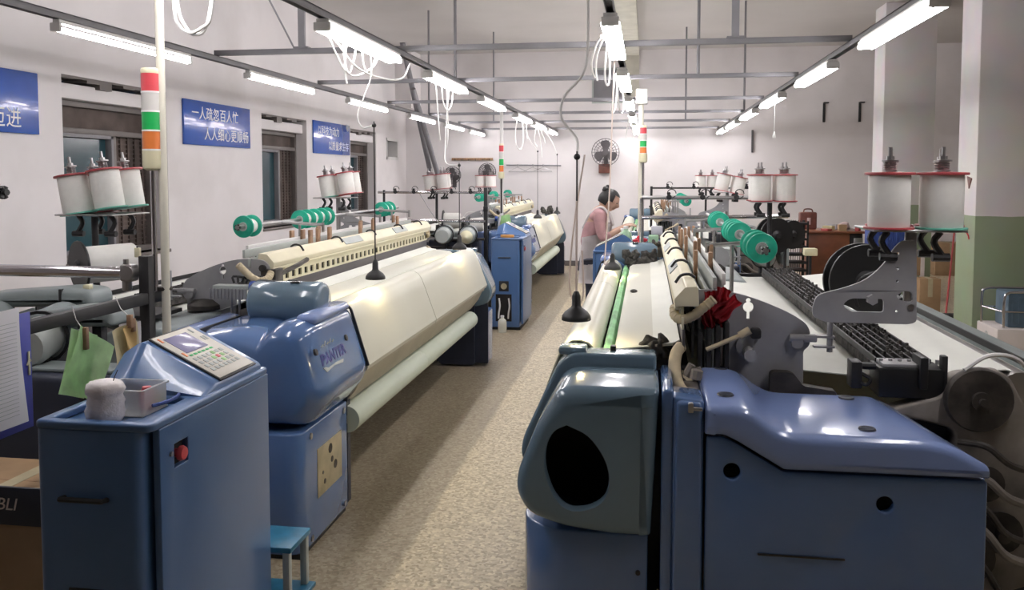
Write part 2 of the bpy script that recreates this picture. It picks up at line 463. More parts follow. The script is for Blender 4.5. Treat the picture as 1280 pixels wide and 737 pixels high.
# windows: deep reveal, roller box, mesh screen above and to the right, teal pane at the lower left
for i, (a, c, z0, z1) in enumerate(WINS):
    wn = bpy.data.objects.new('window_%d' % (i + 1), None); COL.objects.link(wn)
    wn.location = (XL - .18, (a + c) / 2, z0); ORG[wn.name] = Vector(wn.location); struct(wn)
    f = B(); x0, x1 = XL - .22, XL - .14
    t = .045
    if i < 3:
        zt = z0 + (z1 - z0) * .70; zr = z1 - .17; ym = a + (c - a) * .57
        f.box(x0, x1, a, c, z0, z0 + t, .004).box(x0, x1, a, c, zr - t, zr, .004).box(x0, x1, a, a + t, z0, zr, .004).box(x0, x1, c - t, c, z0, zr, .004)
        f.box(x0, x1, a, c, zt, zt + t, .004).box(x0, x1, ym, ym + t * 1.3, z0, zt, .004)
        f.build('window_frame', 'frame', wn)
        f = B(); t2 = .03
        f.box(x0 + .02, x1 + .015, a + t, ym, z0 + t, z0 + t + t2, .003).box(x0 + .02, x1 + .015, a + t, ym, zt - t2, zt, .003).box(x0 + .02, x1 + .015, a + t, a + t + t2, z0 + t, zt, .003).box(x0 + .02, x1 + .015, ym - t2, ym, z0 + t, zt, .003)
        f.build('sash', 'rail', wn)
        B().box(x0 + .03, x0 + .037, a + t + t2, ym - t2, z0 + t + t2, zt - t2).build('pane', 'teal', wn)
        B().box(x0 + .01, x0 + .02, a + t, c - t, zt + t, zr - t).build('upper_screen', 'screenmesh', wn)
        s = B().box(x0 + .005, x0 + .012, ym + t, c - t, z0 + t, zt)
        s.build('side_screen', 'screenmesh', wn)
        n = 24; s = B()
        for k in range(n):
            zz = z0 + t + (zt - z0 - t) * (k + .5) / n
            s.box(x0 + .012, x0 + .024, ym + t * 1.3, c - t, zz - .006, zz + .006)
        for k in range(5):
            yy = ym + t + (c - ym - 2 * t) * (k + .5) / 5
            s.box(x0 + .012, x0 + .03, yy - .008, yy + .008, z0 + t, zt)
        s.build('security_grille', 'screenmesh', wn)
        B().box(XL - .22, XL - .05, a, c, zr, z1 - .055, .01).build('shutter_box', 'wall', wn)
        bb = B()
        for k in range(9):
            y0 = a + (c - a) * k / 9; dz = random.uniform(.012, .05) if k != 3 else .075
            bb.box(XL - .21, XL - .01, y0, y0 + (c - a) / 9, z1 - dz, z1 + .001)
        bb.build('broken_plaster_lintel', 'frame', wn)
        B().box(XL - .14, XL + .012, a - .01, c + .01, z0 - .03, z0, .004).build('sill', 'frame', wn)
    else:
        f.box(x0, XL + .01, a, c, z0, z0 + t).box(x0, XL + .01, a, c, z1 - t, z1).box(x0, XL + .01, a, a + t, z0, z1).box(x0, XL + .01, c - t, c, z0, z1)
        f.build('window_frame', 'whitepole', wn)
        for k in range(6):
            zz = z0 + t + (z1 - z0 - 2 * t) * (k + .5) / 6
            B().box(x0 + .03, x0 + .045, a + t, c - t, zz - .018, zz + .012, .002).build('louvre', 'screenmesh', wn)
        B().box(x0 + .005, x0 + .012, a + t, c - t, z0 + t, z1 - t).build('pane', 'teal', wn)
# pillars (front faces to the right of the frame), ceiling beam with a chase down the back wall, skirting
for i, (y0, y1) in enumerate(((8.37, 8.85), (11.55, 12.05))):
    struct(B().box(2.945, 3.56, y0, y1, 0, HC, .012).build('trim_%d' % (i + 1), 'pillar'))
b = B().box(-.42, -.14, 9.0, YB, HC - .10, HC, .004)
struct(b.box(-.42, -.14, YB - .05, YB, 2.95, HC - .1, .004).build('trim_3', 'trimgrey'))
struct(B().box(XL, XR, YB - .03, YB, 0, .09).build('baseboard_back', 'frame'))
b = B()
struct(b.box(XL, -4.02, 14.55, YB, HC - 1.0, HC).build('trim_4', 'wall'))

# ================================================================== LIGHTING GRID AND TUBE LIGHTS
ROWS = [(-2.85, 'left', 'by the windows', (1.85, 3.85, 5.90, 8.03, 10.22, 12.1, 13.85), 1),
        (-1.56, 'left middle', 'above the left looms', (1.9, 4.03, 6.07, 8.10, 10.30, 11.95, 13.6), 2),
        (-0.175, 'centre', 'above the aisle', (4.10, 6.16, 8.25, 10.40, 12.2, 13.8), 2),
        (1.20, 'right', 'above the right looms', (1.80, 3.86, 5.95, 8.10, 10.05, 12.0, 13.7), 2)]
grid = thing('lighting_grid', 'grey steel channel grid hung from the ceiling on rods to carry the tube lights', 'lighting grid', (0, 8, HC))
for (x, nm, wh, ys, nt_) in ROWS:
    b = B().box(x - .02, x + .02, -1.6, 15.18, 2.375, 2.38).box(x - .02, x - .016, -1.6, 15.18, 2.345, 2.38).box(x + .016, x + .02, -1.6, 15.18, 2.345, 2.38)
    b.build('channel_rail', 'rail', grid)
BARY = (5.45, 7.28, 9.35, 11.2, 13.0, 14.9)
for y in BARY:
    B().box(-2.85, 1.20, y - .018, y + .018, 2.38, 2.415, .003).build('crossbar', 'rail', grid)
for (x, y) in ((-2.24, 5.45), (.525, 5.45)):
    B().box(x - .022, x + .022, y - .012, y + .012, 2.40, HC).box(x - .05, x + .05, y - .03, y + .03, 2.415, 2.425).build('hanger_bracket', 'rail', grid)
for (x, y) in ((-1.62, 7.28), (.41, 7.28), (.56, 13.0), (-2.30, 13.0), (-2.85, 2.6), (1.2, 2.6), (-2.85, 11.2), (1.2, 11.2)):
    B().cyl((x, y, 2.40), (x, y, HC), .013, n=8).build('hanger_rod', 'rail', grid)
ORD = ['nearest', 'second', 'third', 'fourth', 'fifth', 'farthest']
for (x, nm, wh, ys, ntube) in ROWS:
    for k, y in enumerate(ys):
        k -= len(ys) - 6
        lb = '%s lit tube light of the %s row %s' % (ORD[k], nm, wh) if k >= 0 else '%s row tube light %s, out of frame' % (nm, ('overhead', 'behind the camera')[-1 - k])
        t = thing('tube_light', lb, 'tube light', (x, y + .64, 2.345), 'fluorescent lights of the %s row' % nm)
        hw = .019 if ntube == 1 else .034
        B().box(x - hw, x + hw, y + .02, y + 1.26, 2.324, 2.345, .006).build('light_body', 'whitepole', t)
        for q in ([0] if ntube == 1 else [-.032, .032]):
            B().cyl((x + q, y + .035, 2.296), (x + q, y + 1.245, 2.296), .0135, n=10).build('tube', 'tube', t)
        for e in (y + .02, y + 1.25):
            B().box(x - hw - .008, x + hw + .008, e - .010, e + .010, 2.283, 2.325, .004).build('lamp_holder', 'whitepole', t)

# ================================================================== THE LOOM (one machine, copied and turned)
# local frame: origin under the cloth lip at the console end, x = -u (u = into the machine), y = v along the cloth
def loom_proto(label):
    t = thing('loom', label, 'loom', (0, 0, 0), 'rapier looms of the weaving hall')
    def pl(out, holes=(), v0=0, v1=.02, bev=.0, fn=None, res=2):
        return B().plate([(-p[0], p[1]) for p in out], [[(-p[0], p[1]) for p in h] for h in holes], v0, v1, 'y', bev, fn, res)
    def sh(prof, v0, v1, th=.003, n=1): return B().sheet([(-p[0], p[1]) for p in prof], v0, v1, th, n)
    def bx(u0, u1, v0, v1, z0, z1, bev=0., seg=2): return B().box(-u1, -u0, v0, v1, z0, z1, bev, seg)
    VA, VB = 1.87, 4.95
    # --- cloth side
    for (a, c) in ((VA, 3.205), (3.213, VB)):
        prof = [(.035, .655), (.008, .668), (0, .69), (.02, .745), (.075, .895), (.095, .945), (.115, .973), (.14, .988), (.17, .99), (.20, .98), (.225, .955), (.235, .92)]
        o = sh(prof, a, c, -.006, 1).build('cloth_guard', 'cover', t)
    b = bx(.012, .02, 0, 0, 0, 0) if False else B()
    b.sheet([(-.295, .90), (-.275, .945), (-.26, .95), (-.248, .942), (-.238, .88)], VA + .01, VB - .02, .004)
    b.build('selvedge_strip', 'greenstrip', t)
    sh([(.285, .90), (.29, .945), (.31, .962), (.36, .968), (.43, .975), (.50, .982)], VA, VB, -.004).build('woven_cloth', 'cloth', t)
    sh([(.43, .979), (.50, .988), (.522, 1.0)], VA, VB, -.004).build('reed_strip', 'warp', t)
    sh([(.035, .655), (.075, .57), (.135, .495)], VA + .02, VB - .02, -.005).build('apron', 'apron', t)
    bx(.025, .045, VA, VB, .642, .664, .003).build('lip_rail', 'apron', t)
    B().lathe([(.02, -.05), (.064, -.0495), (.066, -.04), (.066, 1.25), (.064, 1.255), (.064, 1.262), (.066, 1.267), (.066, 2.86), (.063, 2.87), (.02, 2.875)], (-.115, VA + .06, .425), (0, 1, 0), 28).build('cloth_roll', 'roll', t)
    # --- slay with a row of square slots, reed, cream beam
    b = B(); v0, v1 = 1.96, 5.02
    b.box(-.533, -.525, v0, v1, 1.048, 1.060).box(-.533, -.525, v0, v1, 1.094, 1.135)
    n = 37
    for k in range(n + 1):
        v = v0 + (v1 - v0) * k / n
        b.box(-.533, -.525, v - .020, v + .020, 1.060, 1.094)
    b.build('slotted_slay_rail', 'cream', t, label='cream rail pierced by a row of square slots')
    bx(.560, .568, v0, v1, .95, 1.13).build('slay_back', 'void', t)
    bx(.528, .538, v0, v1, .975, 1.05, .002).build('reed', 'fanmetal', t)
    prof = rpoly([(.500, 1.135, .006), (.498, 1.160, .006), (.535, 1.202, .008), (.578, 1.205, .008), (.582, 1.135, .006)])
    B().plate([(-a, c) for a, c in prof], [], 1.95, 5.06, 'y', .002, None, 1).build('cream_beam', 'cream', t)
    bx(.500, .520, 1.95, 5.05, 1.122, 1.136, .003).build('beam_lip', 'cream', t)
    for k, v in enumerate((2.35, 2.95, 3.6, 4.25, 4.8)):
        B().tube([(-.51, v, 1.185), (-.53, v, 1.212), (-.56, v, 1.217), (-.582, v, 1.205)], .0055, 6, 3).build('beam_clip', 'darkmetal', t)
    for k, v in enumerate((3.15, 4.2)):
        mt = Matrix.Translation((-.5175, v, 1.1845)) @ Matrix.Rotation(R_(48), 4, 'Y')
        B().box(-.024, .022, -.16, .16, -.001, .003, mtx=mt).build('rating_label', 'palegrey', t)
    # --- heald frames with wooden tabs
    for k, u in enumerate((.592, .617, .643, .674)):
        zt_ = (1.165, 1.180, 1.222, 1.236)[k]
        b = bx(u - .007, u + .007, 1.93 if k in (1, 2) else 2.03, 4.93, zt_ - .04, zt_, .002)
        b.box(-u - .004, -u + .004, 2.06, 4.9, .80, zt_ - .035)
        b.box(-u - .007, -u + .007, 2.03, 4.93, .78, .80)
        b.build('heald_frame', 'palegrey' if k < 3 else 'whitepole', t)
    for (u, v) in ((.604, 2.68), (.658, 2.70), (.63, 2.86), (.604, 2.98), (.69, 3.02), (.604, 3.55), (.658, 3.72), (.63, 3.9), (.604, 4.42), (.658, 4.5), (.69, 2.62), (.69, 4.1)):
        B().box(-u - .008, -u + .008, v - .022, v + .022, 1.10, 1.275, .004).build('wooden_tab', 'wood', t)
    bx(.652, .664, 2.3, 4.6, 1.02, 1.15, .004).build('heald_guide', 'wood', t)
    # --- warp: sheet, drop wires, back rest, beam
    sh([(.55, 1.03), (.66, .965), (.85, .902), (1.10, .885), (1.40, .893), (1.62, .920), (1.70, .905), (1.735, .86)], VA + .06, VB - .05, -.004).build('warp_sheet', 'warp', t)
    for k in range(7):
        u = 1.185 + k * .029
        b = bx(u - .0035, u + .0035, 2.02, 4.96, .935, .958)
        b.build('drop_wire_bar', 'darkmetal', t)
    b = B()
    for k in range(6):
        u = 1.2 + k * .029
        for j in range(110):
            v = 2.06 + 2.86 * (j + random.random() * .7) / 110
            h = random.uniform(.945, .972); d = random.uniform(-.008, .008)
            b.box(-u - .0045 + d, -u + .0045 + d, v - .006, v + .006, .925, h)
    bx(1.178, 1.368, 2.03, 4.95, .900, .937, .004).build('drop_wire_bed', 'lint', t)
    o = b.build('drop_wires', 'lint', t); o['kind'] = 'stuff'
    B().cyl((-1.66, VA + .05, .855), (-1.66, VB - .02, .855), .062, n=20).build('back_rest', 'steel', t)
    pl(rpoly([(1.745, .88, .01), (1.76, .92, .01), (1.95, .86, .01), (1.95, .60, .01), (1.90, .60, 0), (1.90, .83, 0), (1.76, .87, 0)]), (), 1.9, 4.98).build('rear_cover', 'greyblue', t)
    for v in (2.2, 3.4, 4.7): bx(1.60, 1.90, v - .015, v + .015, .70, .73, .004).build('cover_bracket', 'darkmetal', t)
    bx(1.742, 1.75, 1.9, 4.98, .90, .925).build('rear_edge_strip', 'black', t)
    B().cyl((-1.5, VA + .12, .42), (-1.5, VB - .1, .42), .27, n=28).build('warp_beam', 'warp', t)
    for v in (VA + .08, VB - .11):
        B().lathe([(.05, 0), (.40, 0), (.41, .012), (.40, .024), (.05, .03)], (-1.5, v, .42), (0, 1, 0), 32).build('beam_flange', 'steel', t)
    # --- frames under the cloth
    for v in (1.9, 4.965):
        pl(rpoly([(.11, .02, .01), (.11, .60, .08), (.24, .88, .04), (.50, .90, .02), (.62, .78, .03), (1.70, .74, .05), (1.80, .02, .01), (1.5, .02, .02), (1.35, .25, .1), (.55, .25, .1), (.40, .02, .02)]), (), v - .02, v + .02).build('frame_side', 'navy', t)
    for (u, z) in ((.25, .78), (.42, .50), (.6, .30), (1.05, .25)):
        bx(u - .035, u + .035, 1.92, 4.95, z - .05, z + .05, .006).build('cross_member', 'darkmetal', t)
    pl(rpoly([(.0, .03, .01), (.0, .52, .03), (.06, .60, .03), (.44, .60, 0), (.44, .03, 0)]), (), 4.987, 4.995).build('end_shield', 'navy', t)
    # --- keyhole side plates
    plate = [(.512, 1.095, .0), (.520, 1.150, .02), (.545, 1.172, .02), (.60, 1.180, .03), (.70, 1.174, .05), (.80, 1.145, .06), (.90, 1.103, .06), (.955, 1.068, .03), (.97, 1.04, .02), (.97, .99, .015), (.948, .97, .01), (.952, .70, 0), (.694, .70, 0), (.694, 1.055, .02), (.64, 1.085, .02), (.58, 1.066, .02)]
    key = []
    for k in range(24):
        a = math.pi / 2 + 2 * math.pi * k / 24
        key.append((.759 + .0185 * math.cos(a), 1.12 + .0185 * math.sin(a)))
    slot_up = rpoly([(.751, 1.139), (.751, 1.15, .007), (.767, 1.15, .007), (.767, 1.139)])
    def keyout(dx=.0):
        pts = []
        for (x, z) in ((.7535, 1.078), (.7535, 1.103)): pts.append((x, z))
        for k in range(9):
            a = R_(250 - k * 142 / 8); pts.append((.759 + .0185 * math.cos(a), 1.120 + .0185 * math.sin(a)))
        for k in range(7):
            a = R_(190 - k * 200 / 6); pts.append((.759 + .009 * math.cos(a), 1.143 + .009 * math.sin(a)))
        for k in range(9):
            a = R_(72 - k * 142 / 8); pts.append((.759 + .0185 * math.cos(a), 1.120 + .0185 * math.sin(a)))
        pts += [(.7645, 1.103), (.7645, 1.078)]
        return pts
    for v in (1.945, 4.93):
        pt = pl(rpoly(plate), [keyout()], v - .007, v + .007).build('side_plate', 'steelgrey', t)
        vv = v - .012 if v < 3 else v + .012
        B().cyl((-.548, v, 1.135), (-.548, v + (.022 if v > 3 else -.022), 1.135), .017, n=12).cyl((-.535, v, 1.093), (-.535, v + (.02 if v > 3 else -.02), 1.093), .009, n=8).build('pivot_bolt', 'darkmetal', pt)
        s = 1 if v > 3 else -1
        b = B().box(-.99, -.945, min(v, v + s * .03), max(v, v + s * .03), 1.005, 1.03, .004).cyl((-.90, v + s * .018, 1.017), (-.965, v + s * .018, 1.017), .014, n=10).cyl((-.925, v, 1.0), (-.925, v + s * .03, 1.0), .02, n=12)
        b.box(-1.05, -.98, min(v, v + s * .025), max(v, v + s * .025), .985, .992).box(-1.05, -.98, min(v, v + s * .025), max(v, v + s * .025), 1.02, 1.027).cyl((-1.035, v + s * .012, .97), (-1.035, v + s * .012, 1.115), .010, n=8)
        b.build('clevis', 'steelgrey', t)
        # corrugated suction hose
        pts = [(-.503, v + s * .02, 1.115), (-.503, v + s * .05, 1.092), (-.525, v + s * .08, 1.082), (-.56, v + s * .095, 1.096), (-.60, v + s * .095, 1.128), (-.635, v + s * .09, 1.158)]
        P = crom(pts, 8); N = len(P)
        B().tube(P, .017, 10, 0, rfun=lambda q: .0172 + .0013 * math.sin(q * 150)).build('suction_hose', 'hose', t)
    # --- selvedge spool brackets
    for (v, uc, s) in ((1.70, 1.27, -1), (5.0, 1.285, 1)):
        if s > 0:
            k1 = lambda p: (.4 + (p[0] - .4) * .927, 1.58 - (1.58 - p[1]) * .927)
            out = [(1.009, 1.09), (1.022, 1.144), (1.134, 1.176), (1.20, 1.205), (1.255, 1.26), (1.292, 1.325), (1.318, 1.349), (1.365, 1.349), (1.373, 1.052), (1.345, 1.043), (1.053, 1.044), (1.012, 1.064)]
            rad = [.03, .03, .05, .05, .05, .03, .02, .01, .02, .02, .02, .02]
            h1 = rpoly([(1.113, 1.108, .02), (1.14, 1.134, .02), (1.258, 1.134, .012), (1.259, 1.085, .012), (1.14, 1.085, .02)])
            h2 = rpoly([(1.296, 1.144, .02), (1.33, 1.167, .02), (1.357, 1.16, .015), (1.357, 1.122, .015), (1.32, 1.128, .02)])
            hs = [[k1(p) for p in h] for h in (h1, h2)] + [[k1(p) for p in circ(x, z, .005, 10)] for (x, z) in ((1.303, 1.30), (1.303, 1.20), (1.303, 1.09), (1.303, 1.245))]
            pl(rpoly([(*k1(p), r) for p, r in zip(out, rad)]), hs, v - .015, v - .003).build('bracket_plate', 'steelgrey', t)
            B().cyl((-1.155, v - .005, 1.165), (-1.155, v + .02, 1.165), .018, n=6).build('bracket_bolt', 'steelgrey', t)
            B().box(-1.30, -1.262, v - .03, v - .015, 1.12, 1.40, .004).cyl((-1.282, v - .02, 1.14), (-1.282, v + .0, 1.14), .012, n=8).build('spool_post', 'steel', t)
        else:
            B().cyl((-1.27, v, 1.0), (-1.27, v, 1.39), .016, n=10).build('spool_post', 'darkmetal', t)
        B().box(-uc - .145, -uc + .145, v - .085 * (1 - s) / 2 - .21 * (1 + s) / 2, v + .22 * (1 - s) / 2 + .07 * (1 + s) / 2, 1.397, 1.404, .002).build('spool_plate', 'steel', t)
        for (du, dv) in ((-.083, 0), (.083, 0), (-.083, -.15 * s), (.083, -.15 * s)):
            b = B().tube([(-uc + du, v + dv, 1.395), (-uc + du + .02, v + dv, 1.36), (-uc + du - .01, v + dv, 1.31)], .011, 6, 3).cyl((-uc + du - .03, v + dv, 1.31), (-uc + du + .025, v + dv, 1.31), .014, n=8)
            b.build('tension_clamp', 'darkmetal', t)
    # --- covers at the plain end (front faces at v = 5.4)
    VF = 5.40
    A = rpoly([(.125, .905, .04), (.17, .925, .04), (.447, .925, .02), (.423, .455, .01), (.30, .455, .0), (.145, .470, .05), (.035, .507, .06), (-.003, .578, .05), (.002, .64, .05), (.06, .79, .03)])
    hole = crom([(.16, .805, 0), (.228, .772, 0), (.278, .706, 0), (.296, .636, 0), (.279, .572, 0), (.229, .538, 0), (.167, .534, 0), (.121, .575, 0), (.093, .651, 0), (.093, .728, 0), (.118, .782, 0), (.16, .805, 0)], 4)
    hole = [(p.x, p.y) for p in hole[:-1]]
    def roundtop(co):
        x, y, z = co
        # the front face leans back towards its top
        k = max(0., (z - .86)) ; d = (y - 5.1) / .3
        return (x, y - max(0., d) * k * 1.2, z)
    tmp = bmesh.new(); rows = []
    cA = Vector((.25, .70))
    for (v, ins) in ((5.10, 0), (5.36, 0), (5.372, .003), (5.383, .010), (5.392, .020), (5.398, .032), (5.40, .045)):
        row = []
        for i, p in enumerate(A):
            a_, b_ = Vector(A[i - 1]), Vector(A[(i + 1) % len(A)])
            d = (b_ - a_).normalized(); nn = Vector((-d.y, d.x))
            if nn.dot(cA - Vector(p)) < 0: nn = -nn
            q = Vector(p) + nn * ins * (1.25 if p[1] > .85 else .8)
            row.append(tmp.verts.new((-q.x, v, q.y)))
        rows.append(row)
    NA = len(A)
    for a_, b_ in zip(rows, rows[1:]):
        for k in range(NA): tmp.faces.new((a_[k], a_[(k + 1) % NA], b_[(k + 1) % NA], b_[k]))
    h0 = [tmp.verts.new((-x, 5.40, z)) for x, z in hole]
    h1_ = [tmp.verts.new((-(x + (.20 - x) * .03), 5.394, z + (.66 - z) * .03)) for x, z in hole]
    h2_ = [tmp.verts.new((-(x + (.20 - x) * .04), 5.365, z + (.66 - z) * .04)) for x, z in hole]
    NH = len(hole)
    for ra, rb in ((h0, h1_), (h1_, h2_)):
        for k in range(NH): tmp.faces.new((ra[k], ra[(k + 1) % NH], rb[(k + 1) % NH], rb[k]))
    tmp.edges.ensure_lookup_table()
    es = [tmp.edges.get((rows[-1][k], rows[-1][(k + 1) % NA])) for k in range(NA)] + [tmp.edges.get((h0[k], h0[(k + 1) % NH])) for k in range(NH)]
    bmesh.ops.triangle_fill(tmp, edges=es, use_beauty=True)
    B().add(tmp).build('guard_cover', 'bluegrey', t, label='grey-blue rounded cover with an oval opening')
    ins = [(x * .92 + .017, z * .92 + .05) for x, z in A]
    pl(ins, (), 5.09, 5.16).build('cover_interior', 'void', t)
    pl(rpoly([(.10, .93, .03), (.15, .968, .03), (.44, .968, .01), (.44, .93, 0), (.44, .55, 0), (.10, .50, .03), (.0, .53, .06), (-.03, .60, .05), (-.022, .66, .05)]), (), 4.97, 5.085, .012).build('cover_flange', 'bluegrey', t)
    b = bx(.10, .20, 4.98, 5.07, .955, .985, .012)
    b.build('ridge_cap', 'bluegrey', t)
    B().box(-.30, -.28, 5.0, 5.03, .962, .985, .004).build('latch', 'black', t)
    fr = rpoly([(.0, 0, 0), (.44, 0, 0), (.44, 0, 0)]) if False else None
    B().plate(rpoly([(-.005, 5.0, .01), (-.005, 5.26, .06), (-.10, 5.36, .06), (-.415, 5.36, .01), (-.415, 5.0, .01)]), [], .03, .452, 'z', .006).build('lower_cover', 'blue', t)
    B().cyl((-.385, 5.355, .33), (-.385, 5.366, .33), .008, n=10).build('cover_screw', 'darkmetal', t)
    # centre column with a stepped ridge
    pl(rpoly([(.453, .05, 0), (.453, .925, .02), (.49, .925, .012), (.49, .05, 0)]), (), 5.02, 5.385, .01).plate([(-a, c) for a, c in rpoly([(.487, .05, 0), (.487, .905, .01), (.582, .895, .015), (.582, .05, 0)])], [], 5.24, 5.385, 'y', .01).build('centre_cover', 'blue', t)
    pl(rpoly([(.486, .05, 0), (.497, .895, .02), (.575, .89, .015), (.58, .05, 0)]), (), 5.30, 5.40, .012).build('centre_ridge', 'blue', t)
    b = B().plate([(-a, c) for a, c in rpoly([(.532, .862, .004), (.532, .892, .006), (.548, .892, .006), (.548, .862, .004)])], [], 5.395, 5.412, 'y', .001)
    b.cyl((-.54, 5.40, .873), (-.575, 5.405, .873), .006, n=8)
    b.build('cover_latch', 'steel', t)
    B().tube([(-.525, 5.0, .985), (-.508, 5.03, .965), (-.502, 5.07, .92), (-.515, 5.13, .875), (-.55, 5.20, .845), (-.57, 5.22, .80)], .021, 10, 6).build('oil_hose', 'hose', t)
    b = bx(.525, .585, 5.03, 5.17, .80, .875, .012)
    b.cyl((-.54, 5.08, .90), (-.56, 5.08, .94), .014, n=8).cyl((-.57, 5.12, .90), (-.575, 5.12, .93), .02, n=8).cyl((-.59, 5.06, .9), (-.58, 5.06, .925), .012, n=6)
    b.build('oil_pump', 'brownsteel', t)
    # right-hand body and lid
    body = rpoly([(.586, .05, 0), (.588, .785, .01), (.64, .785, .01), (.676, .769, .01), (.818, .687, .01), (1.394, .690, .01), (1.396, .05, 0)])
    holes = [circ(.666, .681, .025, 18), circ(1.111, .604, .024, 18)]
    pl(body, holes, 5.36, 5.395, .008, None, 3).build('body_front', 'blue', t)
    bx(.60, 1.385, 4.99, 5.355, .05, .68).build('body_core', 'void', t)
    bx(1.383, 1.396, 5.0, 5.37, .05, .69, .005).build('body_side', 'blue', t)
    bx(.745, 1.0, 5.394, 5.402, .428, .434, .002).build('pull_slot', 'black', t)
    def lidf(co):
        x, y, z = co; u = -x
        k = (5.40 - y) / .40
        if u > 1.0: u = 1.0 + (u - 1.0) * (1 - .36 * max(0, k))
        if z > .70: z += .035 * max(0, k)
        return (-u, y, z)
    lid = rpoly([(.583, .792, .006), (.583, .888, .03), (.712, .885, .05), (.80, .808, .06), (1.27, .806, .07), (1.40, .735, .05), (1.40, .698, .01), (.818, .695, .01), (.676, .777, .01), (.64, .793, .01)])
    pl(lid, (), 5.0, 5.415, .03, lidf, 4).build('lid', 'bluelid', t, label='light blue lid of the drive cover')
    for (u, v, z) in ((.658, 5.02, .918), (.651, 5.30, .896), (1.07, 5.05, .838), (1.07, 5.33, .814)):
        B().lathe([(0, .001), (.017, .0015), (.019, .003), (.024, .003), (.027, -.002)], (-u, v, z), (0, 0, 1), 16, False).build('lid_dimple_shade', 'navy', t)  # dark disc on the unpierced lid, its colour paints the shade of a recess
    # let-off gear and pipes beyond the lid, drop-wire motor box
    bx(1.17, 1.38, 4.93, 5.06, .845, .945, .006).build('drop_wire_box', 'black', t)
    b = bx(1.185, 1.33, 4.95, 5.05, .945, .957, .002)
    for k in range(7): b.cyl((-1.19 - k * .03, 5.0, .95), (-1.19 - k * .03, 5.0, .965), .007, n=6)
    b.build('box_rail', 'steelgrey', t)
    B().box(-1.32, -1.295, 4.98, 5.075, .88, .985, .003).build('box_strap', 'black', t)
    b = B().box(-1.12, -1.085, 4.98, 5.05, .87, .96, .004).cyl((-1.12, 5.01, .94), (-1.17, 5.01, .94), .012, n=8).tube([(-1.12, 5.04, .92), (-1.145, 5.05, .905), (-1.135, 5.05, .885), (-1.115, 5.05, .89)], .006, 6, 4)
    b.build('feed_arm', 'darkmetal', t)
    B().cyl((-1.40, 5.03, .905), (-1.435, 5.03, .90), .01, n=8).sph((-1.445, 5.03, .90), .016).build('knob', 'black', t)
    B().lathe([(.0, 0), (.10, 0), (.105, .01), (.105, .03), (.10, .04), (.03, .04), (.03, .055), (.012, .055), (.012, .07), (0, .07)], (-1.47, 5.07, .858), (0, 1, 0), 32).build('gear_disc', 'oily', t)
    pl(rpoly([(1.18, .80, .02), (1.37, .86, .03), (1.40, .93, .03), (1.56, .95, .04), (1.64, .80, .05), (1.68, .25, .05), (1.42, .15, .05), (1.41, .75, .03)]), (), 4.99, 5.07, .01).build('gear_housing', 'brownsteel', t)
    B().box(-1.385, -1.365, 5.03, 5.06, .88, .99, .004).build('gear_post', 'darkmetal', t)
    for k, (z, u) in enumerate(((.58, 1.50), (.42, 1.55), (.33, 1.46))):
        B().lathe([(0, 0), (.055 + .01 * k, 0), (.06 + .01 * k, .02), (.02, .025), (.02, .06), (0, .06)], (-u, 5.07, z), (0, 1, 0), 20).build('idler_wheel', 'oily', t)
    for k, (za, zb) in enumerate(((.72, .66), (.62, .55), (.55, .43), (.47, .36), (.38, .22), (.28, .12))):
        B().tube([(-1.41, 5.10, za), (-1.48, 5.15, (za + zb) / 2 + .03), (-1.56, 5.14, zb), (-1.72, 5.08, zb - .05)], .011 + .003 * (k % 2), 8, 5).build('oil_pipe', 'brownsteel' if k % 2 else 'oily', t)
    b = B()
    B().tube([(-1.42, 5.1, .955), (-1.50, 5.08, 1.0), (-1.60, 5.05, .985), (-1.66, 5.04, .90)], .007, 6, 5).build('sensor_cable', 'cord', t)
    # shaft, lever and boss under the plate
    b = B().cyl((-.759, 4.93, .965), (-.759, 5.03, .965), .021, n=16).cyl((-.759, 4.93, .985), (-.759, 4.96, .985), .042, n=16)
    b.build('shaft_boss', 'steelgrey', t)
    b = B().tube([(-.61, 5.03, .982), (-.68, 5.03, 1.015), (-.735, 5.03, 1.04)], .008, 8).cyl((-.72, 5.03, 1.033), (-.755, 5.03, 1.055), .014, n=10)
    b.build('hand_lever', 'hose', t)
    bx(.765, .80, 4.94, 4.985, 1.015, 1.05, .008).build('lever_block', 'darkmetal', t)
    for k, u in enumerate((.59, .62, .65, .68)):
        bx(u - .008, u + .008, 4.95, 5.02, .78, 1.04 + .012 * k, .003).build('guide_bar', 'darkmetal', t)
    pl(rpoly([(.83, .85, .01), (.83, .905, .02), (.905, .905, .02), (.94, .86, .01), (1.05, .845, .01), (1.05, .80, 0), (.83, .80, 0)]), (), 4.955, 5.0).build('dark_shield', 'oily', t)
    # --- covers at the console end (front at v = 1.30)
    Pn = rpoly([(.10, .535, .03), (.015, .64, .04), (.0, .695, .03), (.082, .955, .05), (.14, .985, .03), (.225, .975, .03), (.275, .925, .05), (.40, .945, .05), (.57, .935, .03), (.59, .60, .04), (.565, .535, .03)])
    def roundnear(co):
        x, y, z = co
        d = max(0., (1.87 - y) / .57 - .45) / .55
        k = max(0., z - .84)
        u = -x
        if u < .30: u += d * d * .10 * (1 if u < .15 else max(0, (.30 - u) / .15))
        return (-u, y + d * d * k * 1.0, z)
    b = B()
    # sweep in slices so that the near edge can roll over
    VS = [1.30, 1.305, 1.32, 1.345, 1.38, 1.43, 1.50, 1.58, 1.66, 1.74, 1.80, 1.84, 1.858, 1.868]
    tmp = bmesh.new(); rows = []
    cu, cz = .30, .72
